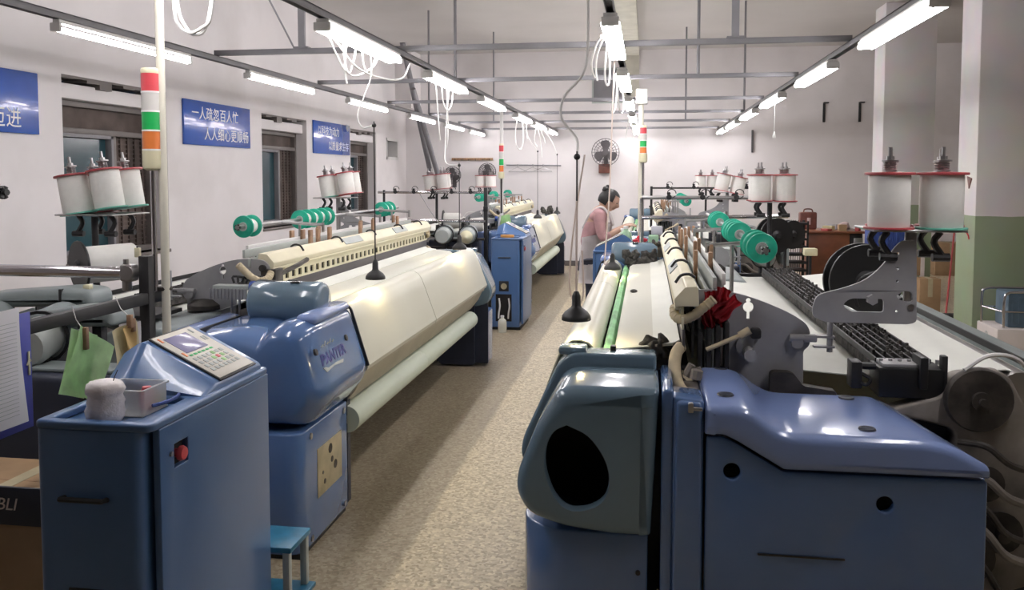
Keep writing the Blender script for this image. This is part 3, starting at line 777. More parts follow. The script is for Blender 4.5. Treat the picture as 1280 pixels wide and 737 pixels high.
    for v in VS:
        ins = 0
        if v < 1.45:
            q = (1.45 - v) / .15; ins = .085 * (1 - math.sqrt(max(0, 1 - q * q)))
        if v > 1.84: ins = .012 * ((v - 1.84) / .028) ** 2
        row = []
        for (u, z) in Pn:
            d = Vector((u - cu, z - cz)); L = d.length
            f = max(0.2, (L - ins) / L)
            row.append(tmp.verts.new((-(cu + d.x * f), v, cz + d.y * f)))
        rows.append(row)
    for a_, b_ in zip(rows, rows[1:]):
        for k in range(len(Pn)):
            j = (k + 1) % len(Pn)
            tmp.faces.new((a_[k], a_[j], b_[j], b_[k]))
    tmp.faces.new(rows[0]); tmp.faces.new(rows[-1][::-1])
    b.add(tmp)
    cov = b.build('drive_cover', 'blue', t, label='blue rounded cover with lettering on its sloping face', ang=50)
    bx(.585, .60, 1.35, 1.86, .58, .93, .004).build('cover_gap', 'black', t)
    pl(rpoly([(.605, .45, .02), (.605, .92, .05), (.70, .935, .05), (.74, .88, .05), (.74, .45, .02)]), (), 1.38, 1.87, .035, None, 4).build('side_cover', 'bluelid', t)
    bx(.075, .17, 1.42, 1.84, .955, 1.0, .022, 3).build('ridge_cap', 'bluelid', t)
    pl(rpoly([(-.005, .69, .01), (.08, .965, .02), (.12, .99, .02), (.12, .97, 0), (.09, .955, 0), (.01, .69, 0)]), (), 1.868, 1.876).build('dark_gasket', 'black', t)
    # sloping face frame: from (0,.70) to (.082,.955)
    sl = Vector((-.082, 0, .255)).normalized(); nrm = Vector((.255, 0, .082)).normalized()
    fm = Matrix((( 0, sl.x, nrm.x, 0), (1, 0, 0, 0), (0, sl.z, nrm.z, 0), (0, 0, 0, 1)))
    o3 = Vector((-.0315, 1.385, .795)); m4 = Matrix.Translation(o3 + nrm * .0035) @ fm
    from mathutils.bvhtree import BVHTree
    bvh = BVHTree.FromPolygons([v.co.copy() for v in cov.data.vertices], [tuple(p.vertices) for p in cov.data.polygons])
    def cling(b, hh=.0012):
        mi = m4.inverted()
        for v in b.bm.verts:
            h = hh if (mi @ v.co).z > 0 else .0
            hit = bvh.ray_cast(v.co + nrm * .05, -nrm)[0]
            if hit is not None: v.co = hit + nrm * h
        return b
    cling(B().text('PANTER', .064, m4 @ Matrix.Diagonal((1.16, 1, 1, 1)), .001, shear=.1, bold=.0022)).build('lettering', 'navyink', cov)
    b = B().sheet([(0, 0)] * 0 or [(-.001, 0), (0, 0)], 0, .01) if False else B()
    b.plate(rpoly([(0, -.01, .004), (.215, -.016, .004), (.20, -.03, .004), (.10, -.022, .004), (.02, -.032, .004)]), [], -.002, .0014, 'z')
    for k in range(5):
        b.plate([(.03 + .03 * k, .075), (.05 + .03 * k, .082 + .01 * (k % 2)), (.055 + .03 * k, .079 + .01 * (k % 2)), (.034 + .03 * k, .071)], [], 0, .0012, 'z')
    for v in b.bm.verts: v.co = m4 @ v.co
    cling(b, .0035).build('emblem_stripe', 'palegrey', cov)
    for (v, du) in ((1.345, .62), (1.70, .60)):
        c = Vector((-.082 * du, v, .70 + .255 * du))
        B().cyl(c - nrm * .004, c + nrm * .006, .014, n=12).build('cover_screw', 'darkmetal', cov)
    # lower motor box
    B().plate(rpoly([(-.10, 1.85, .012), (-.10, 1.285, .07), (-.52, 1.285, .05), (-.52, 1.85, .01)]), [], .02, .525, 'z', .008).build('motor_box', 'blue', t)
    bx(.11, .50, 1.30, 1.84, 0.0, .022).build('box_plinth', 'black', t)
    B().box(-.1015, -.0975, 1.47, 1.765, .195, .41, .001).build('terminal_plate', 'beigeplate', t)
    for (v, z, r) in ((1.62, .37, .022), (1.64, .315, .014), (1.68, .28, .02), (1.55, .245, .012), (1.53, .29, .008)):
        B().cyl((-.099, v, z), (-.096, v, z), r, n=12).build('knockout', 'oily', t)
    for (v, z) in ((1.40, .49), (1.80, .49), (1.40, .05), (1.80, .05)):
        B().cyl((-.102, v, z), (-.095, v, z), .014, n=12).build('box_screw', 'steel', t)
    # motor hump
    B().lathe([(0, -.176), (.07, -.175), (.086, -.168), (.096, -.152), (.096, .152), (.086, .168), (.07, .175), (0, .176)], (-.33, 1.735, 1.005), (1, 0, 0), 28).build('motor_cover', 'bluegrey', t)
    for (du, da) in ((-.07, 0), (.02, .2), (.06, -.15), (-.12, .1)):
        B().box(-.345 + du - .022, -.345 + du + .022, 1.722 + da * .2, 1.742 + da * .2, 1.096, 1.1025, .002).build('cooling_slot', 'black', t)
    # weft cutter and comb behind the hump
    bx(.56, .74, 1.80, 1.86, 1.045, 1.065, .003).build('comb_bar', 'palegrey', t)
    B().cyl((-.56, 1.83, 1.055), (-.53, 1.83, 1.055), .03, n=14).build('comb_cap', 'cratblue', t)
    b = bx(.57, .76, 1.80, 1.805, 1.0, 1.045)
    for k in range(11): b.box(-.755 + k * .018, -.748 + k * .018, 1.79, 1.80, 1.0, 1.05)
    b.build('comb', 'steelgrey', t)
    for u in (.62, .66, .55, .50): B().cyl((-u, 1.83, .88), (-u, 1.83, 1.05), .006, n=6).build('comb_stand', 'steel', t)
    b = B()
    for k in range(5): b.tube([(-.50 - .03 * k, 1.90, 1.09 - .012 * (k % 2)), (-.55 - .03 * k, 1.87, 1.10), (-.58 - .02 * k, 1.86, 1.07)], .006, 6, 3)
    b.build('harness_cables', 'darkmetal', t)
    b = bx(.48, .56, 1.93, 2.02, 1.02, 1.13, .006).tube([(-.49, 2.0, 1.10), (-.46, 2.15, 1.13), (-.45, 2.25, 1.15)], .012, 6, 4)
    b.build('cutter_head', 'oily', t)
    bx(.30, .60, 1.78, 1.865, .90, .955, .01).build('bearing_block', 'oily', t)
    # grey gearbox top and dark cabinet at the creel side
    pl(rpoly([(.755, .50, .02), (.755, .925, .05), (1.08, .90, .08), (1.12, .50, .02)]), (), 1.42, 2.3, .02).build('gearbox', 'greyblue', t)
    B().lathe([(0, 0), (.085, 0), (.085, .02), (.05, .045), (0, .05)], (-.86, 1.95, .93), (0, 0, 1), 18).build('gearbox_cap', 'oily', t)
    cab = bx(.56, 1.15, .78, .975, .0, .865, .03, 3).build('drive_cabinet', 'navy', t)
    B().cyl((-.70, .781, .80), (-.70, .775, .80), .022, n=14).build('cabinet_port', 'black', cab)
    b = bx(.62, .95, .82, .95, .865, .88, .006)
    b.build('cabinet_cap', 'greyblue', t)
    return t

L1 = loom_proto('left loom nearest the camera, its blue cover lettered beside the console')
XL1, YL1 = -1.285, 2.0
L1.location = (XL1, YL1, 0)
L2 = copy_tree(L1, loc=(XL1, 8.7, 0), label='left loom farther back, behind the blue console at mid aisle')
XR1, YR1 = -.40, 8.05
RL1 = copy_tree(L1, loc=(XR1, YR1, 0), rotz=math.pi, label='right loom nearest the camera with big blue covers and an oval opening')
RL2 = copy_tree(L1, loc=(XR1, YR1 + 6.7, 0), rotz=math.pi, label='right loom farther back near the end wall, beyond the worker')

#@@PART2@@
# ================================================================== CONTROL CONSOLES
def console_proto(label):
    t = thing('control_console', label, 'console', (0, 0, 0), 'loom control consoles')
    U0, U1 = -.045, .285
    def bx(u0, u1, v0, v1, z0, z1, bev=0., seg=2): return B().box(-u1, -u0, v0, v1, z0, z1, bev, seg)
    B().plate(rpoly([(-U1, 0, .02), (-U0 - .035, 0, .03), (-U0 - .02, .68, .01), (-U1, .68, .01)]), [], .03, .925, 'z', .004).build('body', 'blueconsole', t)
    bx(U0 + .03, U1 - .01, .02, .66, 0, .03).build('plinth', 'black', t)
    # door plate on the aisle side, standing proud, with a square hole for the stop button
    ys0, ys1, zs0, zs1 = .105, .175, .80, .865
    B().plate(rpoly([(.035, .06, .004), (.035, .925, .004), (.685, .925, .004), (.685, .06, .004)]), [[(ys0, zs0), (ys1, zs0), (ys1, zs1), (ys0, zs1)]], -U0 - .02, -U0, 'x', .003).build('door', 'blueconsole', t)
    bx(U0 + .019, U0 + .024, ys0, ys1, zs0, zs1).build('button_recess', 'void', t)
    b = B().cyl((-U0 - .018, .135, .832), (-U0 + .004, .135, .832), .012, n=10)
    b.lathe([(0, 0), (.020, 0), (.021, .006), (.017, .014), (0, .016)], (-U0 - .002, .135, .832), (1, 0, 0), 16)
    b.build('stop_button', 'redlens', t, label='red mushroom stop button')
    B().cyl((-U0 - .002, .085, .845), (-U0 + .006, .085, .845), .007, n=8).build('key_switch', 'steel', t)
    # top rim and tray
    zt = .925
    b = B()
    b.plate(rpoly([(-U1, -.005, .02), (-U0, -.005, .03), (-U0, .69, .02), (-U1, .69, .02)]), [rpoly([(-U1 + .03, .03, .02), (-U0 - .06, .03, .02), (-U0 - .06, .275, .02), (-U1 + .03, .275, .02)])], zt, zt + .022, 'z', .007)
    b.build('top_rim', 'blueconsole', t)
    # keypad wedge (high on the machine side, sloping to the aisle)
    w0, w1 = .285, .66
    prof = rpoly([(-U1 + .005, .94, .005), (-U1 + .005, 1.04, .02), (-U1 + .075, 1.085, .02), (-U0 - .015, .965, .02), (-U0 - .012, .94, .005)])
    def wed(co):
        x, y, z = co
        k = max(0., 1 - (y - w0) / .09)
        return (x, y, z - (z - .94) * k * .72)
    b = B()
    tmp = bmesh.new(); rows = []
    for v in (w0, w0 + .02, w0 + .045, w0 + .07, w0 + .09, w0 + .11, w1 - .02, w1):
        rows.append([tmp.verts.new(wed((x, v, z))) for x, z in prof])
    for a_, b_ in zip(rows, rows[1:]):
        for k in range(len(prof)):
            tmp.faces.new((a_[k], a_[(k + 1) % len(prof)], b_[(k + 1) % len(prof)], b_[k]))
    tmp.faces.new(rows[0]); tmp.faces.new(rows[-1][::-1])
    b.add(tmp); b.build('keypad_housing', 'blueconsole', t, ang=30)
    # keypad foil on the slope
    A = Vector((-U1 + .085, 0, 1.081)); C = Vector((-U0 - .02, 0, .968))
    ex = (C - A).normalized(); ny = Vector((0, 1, 0)); ez = ex.cross(ny).normalized()
    if ez.z < 0: ez = -ez
    y0 = .40
    m4 = Matrix(((ex.x, 0, ez.x, A.x + ez.x * .003), (0, 1, 0, y0), (ex.z, 0, ez.z, A.z + ez.z * .003), (0, 0, 0, 1)))
    W = (C - A).length; Hh = .225
    B().box(-.006, W + .004, -.006, Hh + .006, -.003, .0015, .001, mtx=m4).build('foil_border', 'black', t)
    kp = B().box(.0, W - .004, .0, Hh, .001, .0035, .001, mtx=m4).build('keypad', 'keypad', t)
    B().box(.02, .108, .035, .165, .003, .005, .001, mtx=m4).build('screen', 'screen', kp)
    for (x, y, c) in ((.012, .012, 'orange'), (.10, .012, 'orange'), (.012, .19, 'palegrey'), (.06, .19, 'palegrey'), (.06, .205, 'palegrey')):
        B().box(x, x + .022, y, y + .01, .0035, .0055, .001, mtx=m4).build('key', c, kp)
    for k in range(6): B().box(.118, .126, .03 + .024 * k, .048 + .024 * k, .0035, .005, .001, mtx=m4).build('key', 'greenlens' if k < 6 else 'palegrey', kp)
    for j in range(4):
        for k in range(7):
            col = 'palegrey'
            if (j, k) == (1, 4): col = 'redlens'
            elif (j, k) in ((0, 4), (2, 4), (1, 3), (1, 5)): col = 'greenpaper'
            B().box(.136 + .021 * j, .151 + .021 * j, .02 + .026 * k, .037 + .026 * k, .0035, .0052, .001, mtx=m4).build('key', col, kp)
    # front face: bow handle, meter window, hose opening
    B().tube([(-.205, .0, .745), (-.205, -.022, .748), (-.085, -.022, .748), (-.085, 0, .745)], .007, 8, 0).build('handle', 'darkmetal', t)
    b = bx(.10, .20, -.004, .003, .40, .505, .002); b.build('meter_frame', 'black', t)
    B().lathe([(0, 0), (.03, 0), (.032, .004), (.022, .006), (.02, .003), (0, .003)], (-.15, -.004, .452), (0, -1, 0), 16).build('meter', 'beigeplate', t)
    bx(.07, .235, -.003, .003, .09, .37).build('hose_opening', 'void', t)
    for x in (-.10, -.20): B().tube([(x, -.006, .33), (x + .01, -.012, .25), (x, -.012, .18), (x - .005, -.006, .12)], .009, 6, 4).build('air_hose', 'clearlens' if x > -.15 else 'cord', t)
    return t
C1 = console_proto('blue control console nearest the camera, with sloping keypad and a tray on top')
C1.location = (XL1, YL1, 0)
C2 = copy_tree(C1, loc=(XL1, 8.7, 0), label='blue control console in mid aisle with white bottle at its foot')
C3 = copy_tree(C1, loc=(XR1, YR1, 0), rotz=math.pi, label='blue control console in front of the worker in pink')

# on the near console: cup of cotton, tray
t = thing('cotton_cup', 'cup swathed in cotton waste standing in the near console tray', 'cup', (-1.425, 2.085, .926))
b = B(); n = 28
tmp = bmesh.new(); rows = []
for i, (r, h) in enumerate(((.040, 0), (.047, .012), (.050, .03), (.046, .045), (.047, .055), (.042, .068), (.047, .078), (.049, .088), (.044, .102), (.035, .108))):
    rows.append([tmp.verts.new((-1.425 + r * (1 + .07 * math.sin(3 * k + i * 2.1) + random.uniform(-.05, .05)) * math.cos(2 * math.pi * k / n), 2.085 + r * (1 + random.uniform(-.06, .06)) * math.sin(2 * math.pi * k / n), .926 + h)) for k in range(n)])
for a_, b_ in zip(rows, rows[1:]):
    for k in range(n): tmp.faces.new((a_[k], a_[(k + 1) % n], b_[(k + 1) % n], b_[k]))
tmp.faces.new(rows[0]); tmp.faces.new(rows[-1][::-1]); b.add(tmp); b.build('cotton_wrap', 'cotton', t, ang=80)
B().tube([(-1.405, 2.09, 1.03), (-1.402, 2.095, 1.045), (-1.396, 2.10, 1.062)], .0012, 5).build('needle', 'darkmetal', t)
t = thing('plastic_box', 'clear plastic box holding red and yellow bits beside the cotton cup', 'box', (-1.42, 2.19, .926))
b = B().plate(rpoly([(-1.485, 2.13, .012), (-1.345, 2.13, .012), (-1.345, 2.255, .012), (-1.485, 2.255, .012)]), [rpoly([(-1.482, 2.133, .01), (-1.348, 2.133, .01), (-1.348, 2.252, .01), (-1.482, 2.252, .01)])], .928, .995, 'z')
b.box(-1.485, -1.345, 2.13, 2.255, .926, .929, .001)
b.plate(rpoly([(-1.491, 2.124, .014), (-1.339, 2.124, .014), (-1.339, 2.261, .014), (-1.491, 2.261, .014)]), [rpoly([(-1.482, 2.133, .01), (-1.348, 2.133, .01), (-1.348, 2.252, .01), (-1.482, 2.252, .01)])], .995, .999, 'z')
b.build('box', 'clearplastic', t)
tag(B().lathe([(0, 0), (.018, 0), (.02, .01), (.018, .045), (.012, .064), (0, .066)], (-1.375, 2.20, .9295), n=14).build('bobbin_cap', 'redlens'), 'red cap lying in the clear plastic box', 'cap')
tag(B().lathe([(0, 0), (.009, 0), (.01, .03), (.006, .042), (0, .043)], (-1.352 - .02, 2.235, .9295), n=10).build('ear_plug', mat('yellow_plastic', (.75, .66, .08), .4)), 'small yellow plug in the clear plastic box', 'plug')
tag(B().tube([(-1.335, 2.16, .951), (-1.318, 2.20, .952), (-1.318, 2.25, .952), (-1.333, 2.29, .952), (-1.37, 2.3, .952)], .005, 6, 4).build('blue_cord', 'cratblue'), 'short blue cord on the rim of near console', 'cord')

# ================================================================== WEFT STANDS
t = thing('weft_stand', 'black weft stand with chrome bar beside the nearest console', 'stand', (-1.80, 2.9, 0))
B().box(-1.822, -1.782, 2.88, 2.92, .0, 1.29, .003).build('post', 'darkmetal', t)
B().box(-1.815, -1.785, 1.95, 3.02, 1.115, 1.155, .003).build('side_beam', 'darkmetal', t)
B().cyl((-3.1, 2.87, 1.232), (-1.845, 2.87, 1.230), .0215, n=20).build('chrome_bar', 'chrome', t)
b = B().box(-1.875, -1.825, 2.845, 2.89, 1.20, 1.262, .008).cyl((-1.845, 2.84, 1.232), (-1.845, 2.90, 1.232), .026, n=14).cyl((-1.86, 2.865, 1.255), (-1.86, 2.865, 1.28), .010, n=8).box(-1.87, -1.845, 2.85, 2.88, 1.165, 1.21, .004)
b.build('clamp', 'steel', t)
B().lathe([(0, 0), (.028, 0), (.03, .006), (.028, .014), (0, .016)], (-1.775, 2.97, 1.155), (0, 0, 1), 16).build('round_base', 'oily', t)
B().cyl((-1.83, 2.89, 1.29), (-1.83, 2.89, 1.325), .003, n=6).build('pin', 'darkmetal', t)
B().box(-1.84, -1.82, 2.885, 2.90, 1.285, 1.32, .003).build('switch', 'ivory', t)
t = thing('yarn_guide', 'steel rod with black star knob reaching in at the left edge', 'yarn guide', (-2.38, 2.9, 0))
B().cyl((-3.0, 2.95, 1.50), (-2.385, 2.9, 1.518), .011, n=10).build('rod', 'steel', t)
B().cyl((-3.0, 2.95, 0), (-3.0, 2.95, 1.52), .015, n=10).build('post', 'darkmetal', t)
b = B().cyl((-2.40, 2.90, 1.518), (-2.355, 2.897, 1.52), .013, n=10)
for k in range(6):
    a = k * math.pi / 3
    b.cyl((-2.375, 2.9, 1.519), (-2.372, 2.9 + .024 * math.cos(a), 1.519 + .024 * math.sin(a)), .009, n=8)
b.build('star_knob', 'black', t)

def eyelets(t, x0, x1, y, z, n):
    for k in range(n):
        x = x0 + (x1 - x0) * (k + .5) / n
        b = B().cyl((x, y - .012, z), (x, y + .012, z), .022, n=10).cyl((x, y - .02, z + .03), (x, y + .01, z + .03), .012, n=8)
        b.tube([(x + .02 + .035 * math.cos(2 * math.pi * j / 12), y - .03, z + .03 + .035 * math.sin(2 * math.pi * j / 12)) for j in range(12)], .004, 5)
        b.build('yarn_eyelet', 'darkmetal', t)
t = thing('weft_stand', 'black weft stand with two steel bars behind the near left loom', 'stand', (-1.79, 9.6, 0))
B().box(-1.81, -1.77, 9.58, 9.62, 0, 1.45, .003).build('post', 'black', t)
B().box(-1.815, -1.765, 9.57, 9.63, 1.18, 1.24, .003).build('clamp', 'black', t)
B().cyl((-3.05, 9.6, 1.395), (-1.79, 9.6, 1.395), .014, n=10).build('chrome_bar', 'chrome', t)
B().cyl((-2.9, 9.58, 1.075), (-1.79, 9.58, 1.07), .018, n=10).build('chrome_bar', 'chrome', t)
B().cyl((-2.98, 9.6, 0), (-2.98, 9.6, 1.42), .014, n=10).build('post', 'darkmetal', t)
eyelets(t, -2.95, -1.85, 9.58, 1.40, 5)
B().cyl((-2.35, 9.45, .86), (-1.79, 9.5, .875), .016, n=10).build('lower_bar', 'darkmetal', t)
B().tube([(-2.55, 9.58, 1.38), (-2.43, 9.55, 1.2), (-2.28, 9.5, 1.0)], .006, 5).build('stay', 'steel', t)
t = thing('weft_stand', 'chrome post weft stand with long bars behind the near right loom', 'stand', (-.03, 7.15, 0))
B().cyl((-.035, 7.15, .0), (-.035, 7.15, 1.40), .018, n=12).build('post', 'chrome', t)
B().box(.60, .645, 7.13, 7.17, .865, 1.275, .003).build('post', 'black', t)
B().cyl((-.035, 7.15, 1.405), (.90, 7.15, 1.407), .016, n=10).build('upper_bar', 'steel', t)
B().cyl((-.035, 7.14, 1.24), (1.12, 7.14, 1.26), .017, n=10).build('lower_bar', 'chrome', t)
B().cyl((1.0, 7.15, 0), (1.0, 7.15, 1.27), .016, n=10).build('post', 'darkmetal', t)
eyelets(t, .05, .85, 7.13, 1.41, 3)
t = thing('weft_stand', 'thin bar weft stand with eyelets far behind on the right', 'stand', (.05, 10.35, 0))
B().cyl((.06, 10.35, 0), (.06, 10.35, 1.46), .014, n=8).build('post', 'darkmetal', t)
B().cyl((1.4, 10.35, 0), (1.4, 10.35, 1.46), .014, n=8).build('post', 'darkmetal', t)
B().cyl((.05, 10.35, 1.44), (1.42, 10.35, 1.442), .010, n=8).build('upper_bar', 'darkmetal', t)
eyelets(t, .1, 1.3, 10.33, 1.45, 4)

# weft feeders: ribbed drum, motor body, cone nose
def feeder(x, y, z, label, s=1.0, ax=(0, -1, 0), cone=True):
    t = thing('weft_feeder', label, 'weft feeder', (x, y, z))
    b = B().lathe([(0, -.20 * s), (.05 * s, -.20 * s), (.075 * s, -.17 * s), (.082 * s, -.05 * s), (.082 * s, .0), (.07 * s, .012 * s), (0, .012 * s)], (x, y, z), ax, 20)
    b.build('motor_body', 'greyblue', t)
    B().lathe([(.07 * s, .012 * s), (.071 * s, .13 * s), (.06 * s, .15 * s), (0, .152 * s)], (x, y, z), ax, 20).build('yarn_drum', 'palegrey', t)
    B().lathe([(.082 * s, .02 * s), (.092 * s, .02 * s), (.092 * s, .03 * s), (.082 * s, .03 * s)], (x, y, z), ax, 20, False).build('brush_ring', 'black', t)
    B().box(x - .02 * s, x + .02 * s, y - .02, y + .1 * s, z - .17 * s, z - .06 * s, .006).build('clamp_foot', 'darkmetal', t)
    if cone: B().lathe([(.06 * s, .155 * s), (.04 * s, .19 * s), (.012 * s, .22 * s), (0, .225 * s)], (x, y, z), ax, 16).build('nose_cone', 'ivory', t)
    return t
def feeder_rail(x0, x1, y, z, label):
    t = thing('feeder_rail', label, 'rail', ((x0 + x1) / 2, y, 0))
    B().box(x0, x1, y - .02, y + .02, z - .025, z + .015, .004).build('rail', 'darkmetal', t)
    for x in (x0 + .03, x1 - .03): B().box(x - .02, x + .02, y - .02, y + .02, 0, z - .02, .003).build('leg', 'darkmetal', t)
feeder_rail(-2.85, -1.88, 3.06, .80, 'dark rail under the weft feeders behind the nearest console')
feeder(-2.30, 3.0, .965, 'grey weft feeder with pale drum behind the hanging green card', 1.15, (.25, -1, -.1), False)
feeder(-2.62, 3.02, .965, 'grey weft feeder farthest left, at the edge of the frame', 1.1, (.25, -1, -.1), False)
for (x0, x1, y, z, lb) in ((-2.78, -2.26, 3.30, 1.085, 'long grey feeder hood left of the chrome bar end, outermost of two'), (-2.42, -2.02, 3.08, 1.045, 'long grey feeder hood nearest the black post, inner of two')):
    t = thing('feeder_hood', lb, 'machine hood', ((x0 + x1) / 2, y, .84))
    b = B().plate(rpoly([(x0, z - .06, .02), (x0, z, .05), (x1 - .10, z + .035, .08), (x1, z + .025, .03), (x1 + .01, z - .04, .02)]), [], y - .09, y + .09, 'y', .03, None, 3)
    b.build('hood', 'greyblue', t)
    b = B().box(x1 - .13, x1 - .118, y - .092, y + .092, z - .05, z + .03, .002); b.build('hood_seam', 'black', t)
    B().box(x1 - .05, x1 - .02, y - .05, y - .02, z + .022, z + .045, .005).build('lug', 'ivory', t)
    for xx in (x0 + .08, x1 - .1): B().box(xx - .02, xx + .02, y - .02, y + .02, .0, z - .03, .003).build('strut', 'darkmetal', t)
feeder_rail(-2.75, -1.85, 9.42, .78, 'dark rail under the weft feeders beyond the near left loom')
for x, nm in ((-2.52, 'left'), (-2.22, 'middle'), (-1.95, 'right')):
    feeder(x, 9.38, .93, '%s grey weft feeder of the three beyond the near left loom' % nm, 1.2, (.1, -1, -.05), nm != 'middle')
feeder_rail(.15, 1.1, 7.0, .80, 'dark rail under the feeders beyond the near right loom')
for x, nm in ((.30, 'left'), (.62, 'middle'), (.92, 'right')):
    feeder(x, 7.05, .95, '%s grey weft feeder of the three beyond the near right loom' % nm, 1.1, (0, -1, 0), False)

# ================================================================== SPOOLS
def white_spool_proto():
    t = thing('yarn_spool', 'x', 'spool', (0, 0, 0))
    B().lathe([(0, .006), (.064, .006), (.066, .012), (.066, .19), (.064, .196), (0, .196)], n=28).build('yarn', 'yarn', t)
    B().lathe([(0, 0), (.079, 0), (.080, .003), (.079, .007), (0, .007)], n=32).build('bottom_flange', 'redplastic', t)
    B().lathe([(0, .195), (.079, .195), (.080, .199), (.079, .204), (.03, .206), (0, .206)], n=32).build('top_flange', 'redplastic', t)
    b = B().cyl((0, 0, .2), (0, 0, .295), .0065, n=8).lathe([(.01, .206), (.024, .207), (.024, .211), (.01, .212)], n=14)
    b.lathe([(.006, .242), (.027, .243), (.027, .249), (.006, .251)], n=14).cyl((0, 0, .251), (0, 0, .263), .013, n=6)
    b.tube([(.019 * math.cos(k * .9), .019 * math.sin(k * .9), .211 + k * .00115) for k in range(28)], .0028, 5)
    b.build('spindle', 'steel', t)
    return t
WS = white_spool_proto(); WS_used = [False]
POS = [(-.083, 0, 'front left'), (.083, 0, 'front right'), (-.083, .165, 'rear left'), (.083, .165, 'rear right')]
REAR = [0.0]
mint = {}
def cluster(x, y, z, desc, group, tilt=0.0, mints=(), only=(0, 1, 2, 3), flip=False, rx=0.0):
    for i in only:
        dx, dy, nm = POS[i]
        lb = '%s white yarn spool, %s' % (nm, desc); dx += REAR[0] * (i > 1)
        if not WS_used[0]: o = WS; WS_used[0] = True; o['label'] = lb
        else: o = copy_tree(WS, label=lb)
        o['group'] = group
        o.location = (x + dx * math.cos(tilt), y + dy, z - dx * math.sin(tilt))
        o.rotation_euler = (rx, tilt, 0); o.scale = (1, 1, .92)
        if i in mints:
            for c in kids(o):
                if c.name.startswith('bottom_flange'):
                    c.data = c.data.copy(); c.data.materials[0] = M['mintplastic']; c['label'] = 'mint green lower flange'
REAR[0] = .045
cluster(XR1 + 1.285, YR1 - 5.0 - .005, 1.4045, 'above the near right bracket plate', 'spools above the near right loom', 0, (1,))
REAR[0] = 0
cluster(XR1 + 1.27, YR1 - 1.70 - .15, 1.4045, 'far end of the near right loom', 'spools above the near right loom')
cluster(XL1 - 1.27, YL1 + 1.70, 1.414, 'tilted group by the first window', 'spools above the near left loom', R_(-9), (0, 1, 3))
cluster(XL1 - 1.285, YL1 + 5.0, 1.414, 'tilted group before the third window', 'spools above the near left loom', R_(-9), (0,))
cluster(XL1 - 1.27, 8.7 + 1.70, 1.414, 'above the weft stand at mid left', 'spools above the far left loom', R_(-6))
cluster(XL1 - 1.285, 8.7 + 5.0, 1.4045, 'far end of the far left loom', 'spools above the far left loom')
cluster(XR1 + 1.285, 14.75 - 5.0 - .15, 1.4045, 'near end of the far right loom', 'spools above the far right loom', R_(12))
cluster(XR1 + 1.27, 14.75 - 1.70 - .15, 1.4045, 'far end of the far right loom', 'spools above the far right loom')

def green_spool_proto():
    t = thing('selvedge_spool', 'x', 'spool', (0, 0, 0))
    B().lathe([(.014, -.048), (.040, -.048), (.040, .048), (.014, .048)], axis=(0, 1, 0), n=22).build('yarn', 'yarn', t)
    for s in (-1, 1):
        B().lathe([(.012, s * .056), (.024, s * .060), (.028, s * .057), (.060, s * .057), (.063, s * .053), (.063, s * .050), (.060, s * .047), (.012, s * .047)], axis=(0, 1, 0), n=28, cap=False).build('flange', 'greenplastic', t)
    B().lathe([(.0125, -.058), (.024, -.061), (.026, -.0585), (.0125, -.0575)], axis=(0, 1, 0), n=18, cap=False).build('hub', 'palegrey', t)
    return t
GS = green_spool_proto(); first = [True]
def green_row(x, z, ys, names, desc, grp):
    for y, nm in zip(ys, names):
        lb = '%s green flanged spool on the rod %s' % (nm, desc)
        if first[0]: o = GS; first[0] = False; o['label'] = lb
        else: o = copy_tree(GS, label=lb)
        o.location = (x, y, z); o['group'] = grp
def rod(x, z, y0, y1, arms, px, zb, label, s):
    t = thing('spool_rod', label, 'rod', (x, (y0 + y1) / 2, z))
    B().cyl((x, y0, z), (x, y1, z), .0115, n=10).build('rod', 'steel', t)
    b = B()
    for k in range(5):
        a = k * 2 * math.pi / 5
        b.cyl((x, y0 + .01, z), (x + .018 * math.cos(a), y0 + .006, z + .018 * math.sin(a)), .007, n=6)
    b.build('star_nut', 'black', t)
    for y in arms:
        b = B().cyl((x, y, z), (px, y, z - .015), .010, n=8).cyl((px, y, z), (px, y, zb), .009, n=8).cyl((px + (x - px) * .55, y, z), (px + (x - px) * .55, y, .925), .009, n=8)
        b.build('arm', 'steel', t)
rod(-2.23, 1.297, 4.47, 7.6, (5.05, 6.2, 7.0), -1.957, 1.238, 'steel rod carrying green spools above the near left loom', -1)
green_row(-2.23, 1.297, (4.60, 5.40, 5.525, 5.65, 5.775, 7.15, 7.275), ('single nearest', 'first of the middle four', 'second of the middle four', 'third of the middle four', 'fourth of the middle four', 'last but one', 'farthest'), 'above the near left loom', 'green spools above the near left loom')
rod(.47, 1.285, 3.52, 6.9, (3.95, 5.0, 6.1), .272, 1.238, 'steel rod carrying green spools above the near right loom', 1)
green_row(.47, 1.285, (3.70, 3.83, 4.55, 4.675, 4.80, 5.75, 5.875), ('nearest', 'second', 'first of the middle three', 'second of the middle three', 'third of the middle three', 'last but one', 'farthest'), 'above the near right loom', 'green spools above the near right loom')
rod(-2.23, 1.297, 11.2, 14.2, (11.8, 12.9, 13.6), -1.957, 1.238, 'steel rod carrying green spools above the far left loom', -1)
green_row(-2.23, 1.297, (11.5, 11.63, 12.6, 13.9), ('nearest', 'second', 'third', 'farthest'), 'above the far left loom', 'green spools above the far left loom')
rod(.47, 1.285, 10.2, 13.4, (10.7, 11.7, 12.7), .272, 1.238, 'steel rod carrying green spools above the far right loom', 1)
green_row(.47, 1.285, (10.5, 10.63, 10.76, 11.4, 12.3), ('nearest', 'second', 'third', 'fourth', 'farthest'), 'above the far right loom', 'green spools above the far right loom')

